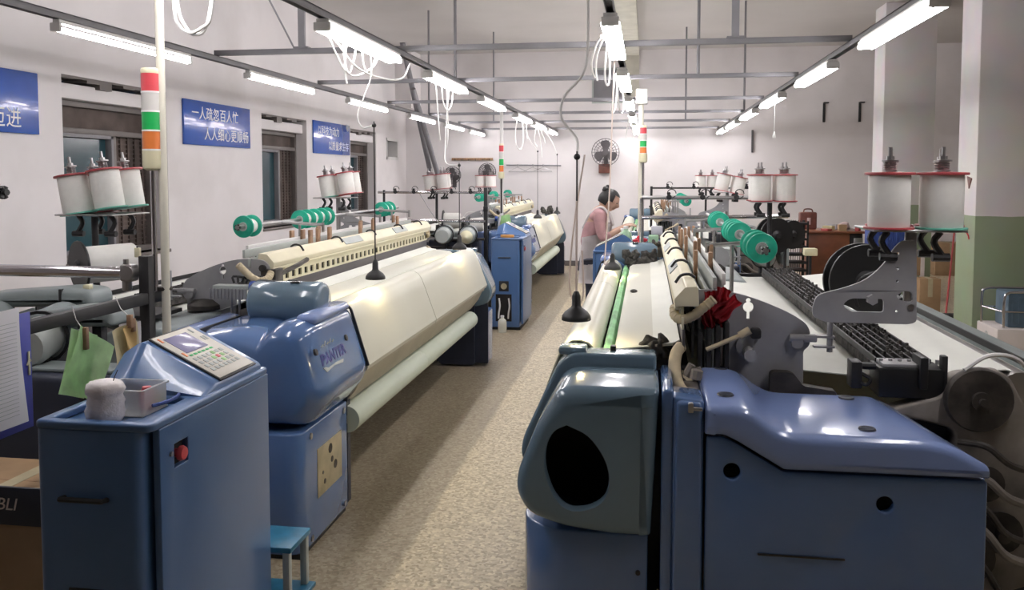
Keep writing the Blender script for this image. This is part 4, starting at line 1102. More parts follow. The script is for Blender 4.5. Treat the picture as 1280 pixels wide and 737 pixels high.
def weft_pack(x, y, z, ax, label, r=.095, L=.16, cat='spool', zb=0.0):
    t = thing('weft_bobbin', label, cat, (x, y, 0))
    B().lathe([(0, 0), (r, 0), (r * 1.02, .006), (r, .012), (r * .3, .014), (0, .014)], (x, y, z), ax, 28).build('flange', 'black', t)
    B().lathe([(r * .72, .014), (r * .75, .03), (r * .75, L), (r * .7, L + .006), (0, L + .008)], (x, y, z), ax, 26).build('yarn', 'yarn', t)
    B().lathe([(0, -.012), (.02, -.012), (.03, 0)], (x, y, z), ax, 12).build('hub', 'darkmetal', t)
    a = Vector(ax).normalized(); e = Vector((x, y, z)) + a * (L + .03)
    b = B().tube([e - a * .03, e, e + Vector((0, .04, -.04)), Vector((e.x, e.y + .04, zb + .02))], .012, 8)
    b.box(e.x - .12, e.x + .12, e.y - .1, e.y + .16, zb, zb + .02, .004)
    b.build('bobbin_stand', 'darkmetal', t)
weft_pack(-2.47, 3.45, 1.185, (1, 1.5, .05), 'large white weft bobbin with black flange behind the chrome bar', .11, .24, zb=.93)
weft_pack(-2.36, 9.9, 1.06, (1, .1, 0), 'white weft bobbin with black flange left of the mid weft stand', .12, .2)
weft_pack(-2.05, 9.95, 1.0, (1, .1, .1), 'white weft bobbin with black flange nearest the mid weft stand post', .11, .16)
def black_drum(x, y, z, r, w, ax, label, stand=True):
    t = thing('waste_drum', label, 'drum', (x, y, 0))
    B().lathe([(r * .3, 0), (r, 0), (r * 1.01, .008), (r, .016), (r * .5, .02), (r * .48, w - .02), (r, w - .016), (r * 1.01, w - .008), (r, w), (r * .3, w)], (x, y, z), ax, 36, False).build('drum', 'black', t)
    B().lathe([(0, -.02), (.02, -.02), (r * .31, .002), (r * .31, w - .002), (.02, w + .02), (0, w + .02)], (x, y, z), ax, 16).build('hub', 'darkmetal', t)
    a = Vector(ax).normalized(); c = Vector((x, y, z)) + a * (w + .03)
    b = B()
    if stand: b.tube([c - a * .03, c, (c.x, c.y, .02)], .014, 8).box(c.x - .12, c.x + .12, c.y - .12, c.y + .12, 0, .02, .004)
    else: b.cyl((x, y, z), (x - .17, 3.112, z + .07), .014, n=10)
    b.build('drum_stand' if stand else 'axle', 'darkmetal', t)
black_drum(1.04, 4.3, 1.08, .175, .10, (-.15, 1, 0), 'large black dished drum behind the grey bracket plate', False)
black_drum(.98, 6.75, 1.13, .135, .09, (-.4, 1, 0), 'black drum left of the two behind green spools')
black_drum(1.22, 7.5, 1.09, .12, .08, (-.5, 1, 0), 'smaller black drum at right behind green spools')
tag(B().tube([(1.08, 3.75, 1.19), (1.03, 3.95, 1.17), (.98, 4.15, 1.11), (.97, 4.2, 1.02), (.98, 4.2, .972)], .008, 8, 6).build('dark_cable', 'darkmetal'), 'dark cable arching in front of the large black drum', 'cable')
t = thing('hook_tool', 'steel hook and bundle of ends lying on the warp behind bracket plate', 'hook', (.93, 3.7, .96))
B().tube([(.86, 3.9, .975), (.845, 3.96, .99), (.87, 4.0, 1.0), (.90, 3.95, .99), (.93, 3.75, .975)], .009, 8, 5).build('hook', 'palegrey', t)

# ================================================================== SIGNAL TOWERS AND CONDUITS
def tower_proto(label, x, y, z0, z1, zb, r=.033, stem='chrome'):
    t = thing('signal_tower', label, 'signal light', (x, y, zb))
    B().cyl((x, y, zb), (x, y, z0 + .01), .0095, n=12).build('stem', stem, t)
    h = (z1 - z0 - .075 - .02) / 4
    B().lathe([(.0, 0), (.018, 0), (.032, .008), (.034, .02), (.034, .075), (0, .075)], (x, y, z0), n=22).build('base_cup', 'ivory', t)
    for k, c in enumerate(('orange', 'greenlens', 'clearlens', 'redlens')):
        za = z0 + .075 + h * k
        ln = B().lathe([(0, .003), (r, .003), (r, h - .002), (0, h - .002)], (x, y, za), n=22).build('lens', c, t, label={'orange': 'orange lens', 'greenlens': 'green lens', 'clearlens': 'clear lens', 'redlens': 'red lens'}[c])
        B().lathe([(r * .9, -.002), (r * 1.04, -.002), (r * 1.04, .004), (r * .9, .004)], (x, y, za), n=22).build('ring', 'white', t)
    B().lathe([(0, .0), (r, 0), (r * 1.02, .004), (r * 1.02, .014), (r * .9, .02), (0, .02)], (x, y, z1 - .022), n=22).build('cap', 'ivory', t)
    return t
tower_proto('signal tower with red, clear, green and orange lenses by the cream pole at left', -1.795, 2.945, 1.60, 1.975, 1.156)
tower_proto('signal tower standing beside the cream pole at the right looms', -.028, 7.25, 1.69, 2.0, 1.40, .028)
tower_proto('dark stemmed signal tower at mid left before the back wall', -1.615, 9.62, 1.55, 1.945, .97, .026, 'darkmetal')
def pole(x, y, z0, z1, r, m, label):
    o = B().cyl((x, y, z0), (x, y, z1), r, n=14).cyl((x, y, z0), (x, y, z0 + .012), r * 1.8, n=14).cyl((x, y, z1 - .03), (x, y, z1), r * 1.25, n=14).build('conduit_pole', m)
    tag(o, label, 'pole')
pole(-1.763, 2.96, 0, HC, .0155, 'creampole', 'tall cream conduit pole behind the nearest console')
pole(-1.625, 9.70, 0, 2.36, .02, 'whitepole', 'white conduit pole behind the mid aisle console')
pole(-.047, 7.30, 0, 2.30, .0215, 'creampole', 'cream conduit pole right of the worker with red cloth tied on')
tag(B().sph((-.047, 7.27, 1.06), .03, 1.1, .7, .9).sph((-.085, 7.26, 1.045), .018, 1.4, .6, .8).sph((-.01, 7.255, 1.05), .02, 1.3, .6, .8).sph((-.05, 7.25, 1.02), .02, .8, .6, 1.5).build('red_rag', 'red', ang=80), 'red rag tied round the cream pole near the worker', 'rag')
tag(B().box(-.09, .005, 7.26, 7.345, 2.175, 2.30, .01).build('junction_box', 'white'), 'white junction box on top of the right cream pole', 'junction box')

# ================================================================== PENDANT LAMPS AND CORDS
def pendant(x, y, z, s, label, cord, rodz=None, cm='cord', cr=.004):
    t = thing('pendant_lamp', label, 'lamp', (x, y, z))
    B().lathe([(.050 * s, 0), (.052 * s, .003), (.050 * s, .016 * s), (.040 * s, .030 * s), (.020 * s, .045 * s), (.016 * s, .052 * s), (.015 * s, .085 * s), (.009 * s, .10 * s), (.0, .104 * s), ], (x, y, z), n=24, cap=False).lathe([(.047 * s, .002), (.047 * s, .014 * s), (.037 * s, .027 * s), (.015 * s, .04 * s), (0, .041 * s)], (x, y, z), n=24, cap=False).build('shade', 'black', t, recalc=False)
    B().sph((x, y, z + .016 * s), .017 * s).build('bulb', 'bulb', t)
    if rodz:
        if cr > .0052: B().cyl((x, y, z + .10 * s), (x, y, rodz - .18), .0045, n=6).build('lower_cord', 'pinkcord', t); za = rodz - .19
        else: za = z + .10 * s
        B().cyl((x, y, za), (x, y, rodz), .0035, n=6).sph((x, y, rodz - .02), .012).build('rod', 'darkmetal', t)
    B().tube(cord, cr, 6, 6).build('cord', cm, t)
pendant(-1.385, 4.3, 1.047, 1.0, 'black pendant lamp hanging over the near left cloth guard', [(-1.385, 4.3, 1.84), (-1.45, 4.31, 1.83), (-1.48, 4.33, 1.90), (-1.46, 4.4, 2.02), (-1.46, 4.5, 2.13), (-1.50, 4.6, 2.3)], 1.86)
pendant(-.25, 3.15, 1.052, 1.05, 'black pendant lamp hanging over the near right cloth guard', [(-.25, 3.15, 1.65), (-.26, 3.25, 1.72), (-.318, 3.25, 1.80), (-.305, 3.25, 1.88), (-.24, 3.25, 1.955), (-.22, 3.25, 2.05), (-.22, 3.3, 2.3), (-.2, 3.4, 2.37)], 1.67, 'cord', .0055)
pendant(-.205, 5.4, .998, 1.0, 'black pendant lamp at the far end of near right cloth guard', [(-.205, 5.4, 1.09), (-.25, 5.41, 1.03), (-.25, 5.41, 1.10), (-.225, 5.4, 1.5), (-.21, 5.4, 2.0), (-.20, 5.4, 2.3)], None, 'pinkcord', .005)
pendant(-1.40, 11.2, 1.03, 1.1, 'black pendant lamp hanging over the far left loom', [(-1.40, 11.2, 1.90), (-1.53, 11.2, 2.1), (-1.55, 11.2, 2.3)], 1.92)
pendant(-1.375, 6.3, 1.035, 1.05, 'black pendant lamp at the far end of near left loom', [(-1.375, 6.3, 1.66), (-1.52, 6.5, 1.68), (-1.58, 6.72, 1.8), (-1.57, 6.75, 2.1), (-1.56, 6.8, 2.3)], 1.68)
pendant(-1.32, 12.9, 1.02, 1.0, 'black pendant lamp at the far end of the far left loom', [(-1.32, 12.9, 1.9), (-1.4, 12.9, 2.1), (-1.55, 12.95, 2.3)], 1.92)
tag(B().tube([(-.23, 3.26, 1.66), (-.268, 3.26, 1.40), (-.285, 3.26, 1.2), (-.275, 3.26, 1.115), (-.245, 3.26, 1.10), (-.232, 3.26, 1.15), (-.238, 3.26, 1.3)], .0035, 6, 6).build('cord_loop', 'pinkcord'), 'slack pale cord looping beside the near right pendant lamp', 'cord')
def bundle(label, strands, m='cord', r=.0055, tie=None):
    b = B()
    for s in strands: b.tube(s, r, 6, 6)
    tag(b.build('cord_bundle', m), label, 'cords')
bundle('thick white cord loop hanging at the top left', [[(-1.675, 2.9, 2.36), (-1.668, 2.9, 2.165), (-1.648, 2.9, 2.112), (-1.612, 2.9, 2.089), (-1.566, 2.9, 2.105), (-1.528, 2.9, 2.151), (-1.512, 2.9, 2.36)], [(-1.67, 2.91, 2.36), (-1.66, 2.91, 2.18), (-1.63, 2.91, 2.11), (-1.60, 2.91, 2.085), (-1.55, 2.91, 2.12), (-1.505, 2.91, 2.36)]], r=.006)
bundle('white cords looped under the nearest light of the left middle row', [
    [(-1.62, 4.3, 2.29), (-1.62, 4.42, 2.21), (-1.60, 4.5, 2.14), (-1.575, 4.6, 2.13), (-1.55, 4.8, 2.2), (-1.56, 4.95, 2.29)],
    [(-1.60, 4.45, 2.29), (-1.60, 4.47, 2.20), (-1.585, 4.5, 2.13), (-1.57, 4.53, 2.20), (-1.57, 4.58, 2.29)],
    [(-1.58, 4.7, 2.29), (-1.575, 4.72, 2.2), (-1.56, 4.76, 2.17), (-1.55, 4.82, 2.22), (-1.55, 4.86, 2.29)],
    [(-1.61, 4.35, 2.29), (-1.56, 4.55, 2.17), (-1.50, 4.85, 2.14), (-1.46, 5.1, 2.17), (-1.47, 5.3, 2.28)],
    [(-1.60, 4.5, 2.29), (-1.61, 4.5, 2.15), (-1.605, 4.52, 2.08)]])
bundle('white cords hanging below the second light of the left middle row', [
    [(-1.60, 6.5, 2.29), (-1.61, 6.6, 2.1), (-1.60, 6.6, 1.95), (-1.595, 6.62, 1.86)],
    [(-1.58, 6.6, 2.29), (-1.575, 6.65, 2.15), (-1.55, 6.7, 2.1), (-1.53, 6.75, 2.16), (-1.53, 6.8, 2.29)],
    [(-1.57, 6.75, 2.29), (-1.575, 6.8, 2.0), (-1.58, 6.8, 1.85), (-1.60, 6.8, 1.78)]])
bundle('white cords below the fourth light of the left middle row', [
    [(-1.58, 10.6, 2.29), (-1.62, 10.7, 2.1), (-1.60, 10.7, 1.95), (-1.56, 10.8, 1.92), (-1.53, 10.8, 2.05), (-1.55, 10.8, 2.29)],
    [(-1.54, 10.7, 2.29), (-1.50, 10.8, 2.12), (-1.48, 10.8, 2.05)]], r=.007)
bundle('white cords below the fifth light of the left middle row', [
    [(-1.56, 12.3, 2.29), (-1.60, 12.4, 2.1), (-1.56, 12.4, 2.0)], [(-1.55, 12.4, 2.29), (-1.52, 12.5, 2.05), (-1.5, 12.5, 1.85)], [(-1.55, 12.6, 2.29), (-1.50, 12.7, 2.15), (-1.48, 12.7, 2.07)]], r=.007)
bundle('white cords looped beside the nearest light of the centre row', [
    [(-.235, 4.5, 2.30), (-.27, 4.6, 2.26), (-.30, 4.75, 2.20), (-.30, 4.85, 2.16), (-.29, 4.9, 2.13)],
    [(-.23, 4.6, 2.30), (-.27, 4.75, 2.24), (-.285, 4.9, 2.18), (-.28, 4.95, 2.12)],
    [(-.22, 4.8, 2.30), (-.235, 4.9, 2.15), (-.225, 4.95, 2.09), (-.212, 5.0, 2.14), (-.215, 5.0, 2.29)]])
bundle('white cords looped beside the second light of the centre row', [
    [(-.23, 6.3, 2.30), (-.25, 6.5, 2.15), (-.265, 6.6, 2.06), (-.24, 6.7, 2.1), (-.23, 6.8, 2.29)],
    [(-.225, 6.5, 2.30), (-.21, 6.7, 2.1), (-.19, 6.8, 2.07), (-.18, 6.9, 2.15), (-.2, 6.9, 2.29)]])
bundle('white cords dangling below the far lights of the centre row', [
    [(-.21, 10.6, 2.29), (-.25, 10.8, 2.1), (-.24, 10.8, 1.95)], [(-.2, 10.8, 2.29), (-.17, 11., 2.1), (-.18, 11., 1.95)]], r=.007)
t = thing('pull_switch', 'white pull switch on a string below the third right row light', 'pull switch', (1.17, 8.35, 1.93))
B().cyl((1.17, 8.35, 1.98), (1.17, 8.35, 2.31), .003, n=6).build('string', 'cord', t)
B().lathe([(0, 0), (.014, .003), (.016, .02), (.006, .06), (0, .062)], (1.17, 8.35, 1.93), n=12).build('pull_handle', 'white', t)
t = thing('air_line', 'white hose hanging over the aisle to a black valve', 'hose', (-.72, 10.0, 1.2))
tag(B().tube([(-2.5, 3.9, 3.74), (-2.42, 4.6, 3.2), (-2.30, 5.45, 2.43)], .006, 6, 4).build('stay_wire', 'rail'), 'thin stay wire running from the ceiling to the lighting grid', 'wire')
bpy.data.objects.remove(t)

# ================================================================== WALL SIGNS
def sign(y0, y1, z0, z1, lines, label, spot=False):
    t = thing('wall_sign', label, 'sign', (XL + .012, (y0 + y1) / 2, z0))
    B().box(XL + .002, XL + .022, y0, y1, z0, z1, .003).build('board', 'signblue', t)
    for (txt, sz, y, z, sp) in lines:
        m4 = Matrix(((0, 0, 1, XL + .0225), (-1, 0, 0, 0), (0, 1, 0, z), (0, 0, 0, 1)))
        m4 = Matrix(((0, 0, 1, XL + .0225), (1, 0, 0, y), (0, 1, 0, z), (0, 0, 0, 1)))
        B().text(txt, sz, m4, .001, space=sp).build('lettering', 'white', t)
    if spot: B().lathe([(0, 0), (.05, 0), (.05, .012), (0, .014)], (XL + .022, y1 - .12, z1 - .04), (1, 0, 0), 18).build('paper_disc', 'paper', t)
sign(4.15, 5.60, 1.875, 2.307, [('一', .125, 4.3, 2.14, 1.0), ('迈进', .15, 5.12, 1.925, 1.05)], 'blue wall sign cut off by the left edge of the frame')
sign(7.56, 8.93, 1.88, 2.307, [('一人疏忽百人忙', .135, 7.70, 2.14, 1.02), ('人人细心更顺畅', .135, 7.93, 1.945, 1.02)], 'blue wall sign between the first and second windows')
sign(10.76, 12.14, 1.88, 2.31, [('以科技为动力', .135, 10.90, 2.14, .98), ('以质量求生存', .135, 11.28, 1.945, .98)], 'blue wall sign between the second and third windows', True)

# ================================================================== BACK WALL FITTINGS
def wall_fan(x, z, r, y, label, boxm='darkmetal'):
    t = thing('wall_fan', label, 'fan', (x, y, z))
    b = B()
    for rr, yy in ((r, 0), (r, -.05), (r * .8, -.075), (r * .58, -.085), (r * .36, -.09)):
        b.tube([(x + rr * math.cos(2 * math.pi * k / 24), y + yy - .05, z + rr * math.sin(2 * math.pi * k / 24)) for k in range(25)], .0045, 5)
    for k in range(24):
        a = 2 * math.pi * k / 24
        c, s = math.cos(a), math.sin(a)
        b.tube([(x + r * .2 * c, y - .142, z + r * .2 * s), (x + r * .6 * c, y - .135, z + r * .6 * s), (x + r * c, y - .10, z + r * s), (x + r * c, y - .05, z + r * s), (x + r * .3 * c, y - .02, z + r * .3 * s)], .0025, 4)
    b.build('guard', 'fanmetal', t)
    for k in range(3):
        a = 2 * math.pi * k / 3 + .4
        m4 = Matrix.Translation((x, y - .085, z)) @ Matrix.Rotation(a, 4, 'Y')
        B().plate(rpoly([(.02, -.03, .01), (r * .5, -.09 * r / .2, .04), (r * .88, -.06 * r / .2, .05), (r * .85, .06 * r / .2, .05), (.02, .03, .01)]), [], -.004, .004, 'y').build('blade', 'fanmetal', t)
        o = t.children[-1] if False else None
    B().cyl((x, y - .14, z), (x, y + .02, z), r * .2, n=16).build('motor', 'fanmetal', t)
    B().box(x - .02, x + .02, y - .02, YB, z - .04, z + .02, .004).box(x - .035, x + .035, YB - .02, YB, z - .22, z + .06, .004).build('bracket', 'fanmetal', t)
    return t
def spin_blades(t, r):
    for k, c in enumerate([c for c in kids(t) if c.name.startswith('blade')]):
        me = c.data
        org = Vector((0, 0, 0))
        rot = Matrix.Rotation(2 * math.pi * k / 3 + .4, 4, 'Y')
        wl = t.location
        for v in me.vertices:
            p = v.co + wl - Vector((0, 0, 0))
            v.co = rot @ Vector((p.x, 0.0 + p.y * 1.0 + p.x * 0, p.z)) + Vector((0, -.085, 0))
for (x, z, r, lb) in ((-.70, 1.99, .235, 'large round grey wall fan above the worker'), (-3.40, 1.60, .15, 'small dark wall fan left of the pair near the corner'), (-2.77, 1.66, .15, 'small dark wall fan right of the pair near the corner')):
    f_ = wall_fan(x, z, r, YB - .12, lb)
    spin_blades(f_, r)
tag(B().box(-.82, -.62, YB - .14, YB - .002, 1.63, 1.79, .006).build('switch_box', 'leather'), 'brown box on the wall under the large fan', 'box')
t = thing('coat_rail', 'brown wooden hook rail on the back wall near the corner', 'rail', (-3.07, YB - .02, 1.86))
B().box(-3.45, -2.70, YB - .025, YB - .001, 1.86, 1.905, .004).build('board', 'wood', t)
for k in range(6): B().tube([(-3.38 + .124 * k, YB - .025, 1.87), (-3.38 + .124 * k, YB - .06, 1.86), (-3.38 + .124 * k, YB - .065, 1.885)], .005, 5, 3).build('hook', 'darkmetal', t)
t = thing('hanging_rail', 'thin grey clothes rail on the back wall with wire hangers', 'rail', (-1.95, YB - .06, 1.76))
B().cyl((-2.45, YB - .06, 1.775), (-1.48, YB - .06, 1.765), .012, n=8).build('rail', 'rail', t)
for x in (-2.4, -1.53): B().cyl((x, YB, 1.77), (x, YB - .06, 1.77), .01, n=8).build('bracket', 'rail', t)
for k, (x, nm) in enumerate(((-2.25, 'left'), (-1.98, 'middle'), (-1.80, 'right'))):
    b = B().tube([(x, YB - .075, 1.735), (x + .02, YB - .075, 1.77), (x, YB - .06, 1.79), (x - .02, YB - .05, 1.77)], .004, 5, 3)
    b.tube([(x, YB - .075, 1.735), (x + .16, YB - .07, 1.67), (x + .16, YB - .07, 1.655), (x - .16, YB - .07, 1.655), (x - .16, YB - .07, 1.67), (x, YB - .075, 1.735)], .004, 5)
    tag(b.build('wire_hanger', 'steel'), '%s wire coat hanger on the thin wall rail' % nm, 'hanger', 'wire hangers on the back wall')
t = thing('wall_vent', 'grey square ventilation opening high on the back wall', 'vent', (-.66, YB - .01, 2.86))
B().box(-.93, -.40, YB - .006, YB - .002, 2.86, 3.43).build('duct', 'rail', t)
B().plate([(-.95, 2.84), (-.38, 2.84), (-.38, 3.45), (-.95, 3.45)], [[(-.92, 2.87), (-.41, 2.87), (-.41, 3.42), (-.92, 3.42)]], YB - .03, YB - .001, 'y', .003).build('frame', 'palegrey', t)
for (x, nm) in ((2.93, 'left'), (3.5, 'right')):
    t = thing('wall_bracket', '%s dark strip bracket high on the back wall' % nm, 'bracket', (x, YB - .02, 2.48), 'dark brackets on the back wall')
    B().box(x - .02, x + .02, YB - .02, YB - .001, 2.48, 2.81, .003).build('strip', 'darkmetal', t)
    B().box(x - .02, x + .06, YB - .10, YB - .001, 2.79, 2.81, .003).build('arm', 'darkmetal', t)
t = thing('notice_board', 'small red notice between the two pillars on the back wall', 'notice', (4.33, YB - .01, 2.19))
B().box(4.16, 4.50, YB - .02, YB - .001, 2.19, 2.46, .003).build('board', 'redsign', t)
B().box(4.22, 4.44, YB - .022, YB - .0195, 2.29, 2.39).build('panel', 'pinkbag', t)
tag(B().box(1.755, 1.785, YB - .04, YB - .001, 1.98, 2.36, .004).build('cable_duct', 'fanmetal'), 'short dark cable duct on the back wall above the right looms', 'duct')
t = thing('air_hose_drop', 'hanging steel pipe with a valve and pale hose over the far aisle', 'pipe', (-.93, 12.0, 1.2))
tag(B().cyl((-1.2, YB - .03, 1.0), (-1.2, YB - .03, 2.1), .008, n=6).build('wall_wire', 'rail'), 'thin vertical wire on the back wall above the aisle', 'wire')
bpy.data.objects.remove(t)
t = thing('diagonal_pipe', 'pair of grey pipes slanting down in the back left corner', 'pipe', (-3.9, 14.2, 1.6))
B().cyl((-3.95, 13.8, HC), (-3.75, 14.9, 1.55), .045, n=12).build('pipe', 'rail', t)
B().cyl((-3.78, 13.8, 3.0), (-3.62, 14.9, 1.55), .045, n=12).build('pipe', 'rail', t)

# ================================================================== RIGHT-HAND BACK AREA
t = thing('desk', 'reddish brown wooden desk by the far pillar, cluttered on top', 'desk', (2.5, 12.9, 0))
B().box(2.20, 3.0, 12.52, 13.3, .785, .815, .004).build('desktop', 'deskwood', t)
B().box(2.24, 2.80, 12.56, 12.585, .05, .785, .003).build('front_panel', 'deskwood', t)
B().box(2.24, 2.265, 12.585, 13.2, .0, .785, .003).build('side_panel', 'deskwood', t)
B().box(2.80, 2.98, 12.6, 13.2, .0, .785, .003).build('drawer_unit', 'darkmetal', t)
b = B().box(2.86, 2.98, 12.57, 12.60, .55, .72, .004); b.build('drawer_front', 'steel', t)
t = thing('case', 'red brown leather case standing at the left end of the desk', 'case', (2.28, 13.05, .815))
B().box(2.20, 2.44, 12.98, 13.12, .815, 1.06, .02, 3).build('body', 'leather', t)
B().tube([(2.26, 13.05, 1.055), (2.28, 13.05, 1.10), (2.37, 13.05, 1.10), (2.39, 13.05, 1.055)], .01, 6, 4).build('handle', 'leather', t)
B().box(2.30, 2.35, 12.97, 12.985, .88, .98, .004).build('clasp', 'pinkbag', t)
random.seed(11)
CL = [('red folded packet lying', 'redsign', .12, .03), ('cream paper sheaf', 'oldpaper', .14, .06), ('white paper stack', 'paper', .16, .07), ('brown parcel', 'carton', .11, .09), ('pink plastic bag heap', 'pinkbag', .15, .10), ('pale blue booklet', 'palegrey', .1, .03), ('small red box', 'redsign', .07, .06)]
for k, (nm, m, s, h) in enumerate(CL):
    x = 2.50 + .07 * k; y = 12.62 + (k % 3) * .2
    if k == 4:
        b = B().sph((x, y, .815 + .06), .08, 1, .9, .75, fn=lambda c: (c[0] + .01 * math.sin(c[2] * 90), c[1] + .01 * math.sin(c[0] * 80), c[2]))
    else:
        b = B().box(-s / 2, s / 2, -s * .4, s * .4, 0, h, .006, mtx=Matrix.Translation((x, y, .8155)) @ Matrix.Rotation(.3 * (k - 3), 4, 'Z'))
    tag(b.build(('packet', 'paper_sheaf', 'paper_stack', 'parcel', 'plastic_bag', 'booklet', 'small_box')[k], m), '%s on the brown desk' % nm, ('packet', 'paper', 'paper', 'parcel', 'bag', 'booklet', 'box')[k])
t = thing('mesh_rack', 'black wire mesh rack standing left of the brown desk', 'rack', (2.0, 12.0, 0))
b = B()
for x in (1.72, 2.14):
    for y in (12.0, 12.3): b.box(x - .012, x + .012, y - .012, y + .012, 0, .98)
b.build('frame', 'black', t)
for k in range(7): B().box(1.72, 2.14, 11.99, 12.31, .30 + .105 * k, .325 + .105 * k, .003).build('shelf', 'black', t)
b = B()
for k in range(14): b.box(1.73 + .03 * k, 1.738 + .03 * k, 12.30, 12.308, .05, .98)
b.build('mesh_back', 'black', t)
t = thing('small_white_motor', 'small cream switch box on a stalk in front of the desk', 'switch box', (1.55, 8.6, 0))
B().box(1.50, 1.62, 8.55, 8.66, .82, .89, .008).build('box', 'ivory', t)
B().cyl((1.56, 8.6, 0), (1.56, 8.6, .83), .014, n=8).build('stalk', 'darkmetal', t)
t = thing('bench', 'plain pale bench under the blue crate by the far pillar', 'bench', (2.85, 10.6, 0))
B().box(2.52, 3.15, 10.35, 10.85, .69, .72, .004).build('top', 'carton', t)
for (x, y) in ((2.56, 10.39), (3.11, 10.39), (2.56, 10.81), (3.11, 10.81)): B().box(x - .02, x + .02, y - .02, y + .02, 0, .69).build('leg', 'whitebox', t)
B().box(2.56, 3.11, 10.38, 10.40, .45, .69, .003).build('panel', 'carton', t)
t = thing('crate', 'blue plastic crate of teal bags on the bench by the far pillar', 'crate', (2.8, 10.6, .72))
B().plate(rpoly([(2.57, 10.45, .02), (3.05, 10.45, .02), (3.05, 10.78, .02), (2.57, 10.78, .02)]), [rpoly([(2.585, 10.465, .01), (3.035, 10.465, .01), (3.035, 10.765, .01), (2.585, 10.765, .01)])], .725, 1.0, 'z', .004).box(2.575, 3.045, 10.455, 10.775, .72, .735).build('body', 'cratblue', t)
for k in range(9): B().box(2.59 + .05 * k, 2.605 + .05 * k, 10.44, 10.452, .74, .96, .002).build('rib', 'cratblue', t)
for k in range(4):
    tag(B().sph((2.66 + .10 * k, 10.6, .97), .07, 1, 1.6, .9, fn=lambda c: (c[0] + .012 * math.sin(c[2] * 70), c[1], c[2] + .012 * math.sin(c[0] * 60 + c[1] * 40))).build('teal_bag', 'tealstool', ang=80), 'teal plastic bag in the blue crate, %s from the left' % ('first', 'second', 'third', 'fourth')[k], 'bag', 'teal bags in the blue crate')
def carton(x0, x1, y0, y1, z0, z1, label, nm='cardboard_box'):
    t = thing(nm, label, 'box', ((x0 + x1) / 2, (y0 + y1) / 2, z0))
    B().box(x0, x1, y0, y1, z0, z1, .004).build('body', 'carton', t)
    B().box((x0 + x1) / 2 - .025, (x0 + x1) / 2 + .025, y0 - .001, y1 + .001, z0 + (z1 - z0) * .55, z1 + .0015).build('tape', 'beigeplate', t)
    B().box(x0 + .002, x1 - .002, (y0 + y1) / 2 - .003, (y0 + y1) / 2 + .003, z1, z1 + .0008).build('flap_joint', 'wood', t)
    return t
carton(3.0, 3.22, 10.08, 10.28, 0, .45, 'tall narrow cardboard box on the floor beside the broom')
carton(4.55, 5.02, 14.55, 14.95, .0, .52, 'brown cardboard box against the back wall beyond the pillar')
t = thing('broom', 'broom with red handle leaning between the two pillars', 'broom', (3.15, 9.75, 0))
B().cyl((3.17, 9.75, .08), (3.62, 10.9, 1.05), .011, n=8).build('handle', 'redsign', t)
B().plate(rpoly([(2.98, .0, .01), (3.36, 0, .01), (3.28, .12, .02), (3.08, .12, .02)]), [], 9.72, 9.78, 'y', .008).build('bristles', 'lint', t)
tag(B().sph((3.04, 9.55, .02), .05, 1.3, 1, .5).sph((3.12, 9.5, .02), .035, 1, 1, .6).build('paper_scrap', 'paper', ang=80), 'crumpled white scrap on the floor by the broom', 'scrap')
t = thing('white_cabinet', 'low off-white metal cabinet on the floor before the green pillar', 'cabinet', (3.25, 7.95, 0))
B().box(2.92, 3.62, 7.72, 8.18, .04, .30, .012).build('body', 'whitebox', t)
B().box(2.95, 3.6, 7.75, 8.15, 0, .04).build('plinth', 'black', t)
b = B()
for k in range(5): b.box(2.955, 3.03, 7.712, 7.722, .085 + .012 * k, .091 + .012 * k)
b.build('vent_slots', 'rail', t)
B().lathe([(.02, 0), (.028, 0), (.028, .003), (.02, .003)], (2.9195, 7.95, .22), (-1, 0, 0), 16, False).build('emblem_ring', 'palegrey', t)
t = thing('tube_trolley', 'chrome tube frame trolley with crates beside the green pillar', 'trolley', (3.2, 7.95, .30))
for y in (7.78, 8.1):
    B().tube([(2.99 if y < 8 else 2.93, y, .302), (2.99 if y < 8 else 2.93, y, .54), (3.02 if y < 8 else 2.96, y, .595), (3.10, y, .605), (3.6, y, .605)], .011, 8, 5).build('frame_tube', 'chrome', t)
    B().tube([(2.99 if y < 8 else 2.93, y, .44), (3.6, y, .44)], .008, 8).build('cross_tube', 'chrome', t)
for x in (2.93, 3.58): B().tube([(x + .05, 7.78, .44), (x, 8.1, .44)], .008, 8).build('cross_tube', 'chrome', t)
t = thing('crate', 'dull blue plastic crate inside the chrome trolley', 'crate', (3.3, 7.95, .302))
B().box(3.03, 3.32, 7.80, 8.08, .302, .60, .015).build('body', 'crateteal', t)
for k in range(5): B().box(3.06 + .05 * k, 3.075 + .05 * k, 7.792, 7.80, .34, .56, .003).build('rib', 'crateteal', t)
t = thing('crate', 'bright blue plastic crate at the right edge of the trolley', 'crate', (3.46, 7.95, .302))
B().box(3.335, 3.58, 7.80, 8.08, .302, .58, .015).build('body', 'cratblue', t)
for k in range(4): B().box(3.36 + .05 * k, 3.375 + .05 * k, 7.792, 7.80, .34, .54, .003).build('rib', 'cratblue', t)
tag(B().sph((3.50, 7.95, .72), .13, 1.2, 1, .75, fn=lambda c: (c[0] + .015 * math.sin(c[2] * 50), c[1] + .02 * math.sin(c[0] * 40), c[2] + .012 * math.sin(c[0] * 60 + c[1] * 30))).build('plastic_bag', 'pinkbag', ang=80), 'pinkish plastic bag on top of the trolley at the right edge', 'bag')
tag(B().tube([(2.944, 8.5, 1.0), (2.92, 8.47, 1.05), (2.87, 8.5, 1.12), (2.85, 8.6, 1.2), (2.945, 8.7, 1.25)], .006, 6, 5).build('red_wire', 'red'), 'red wire curling from the near pillar', 'wire')
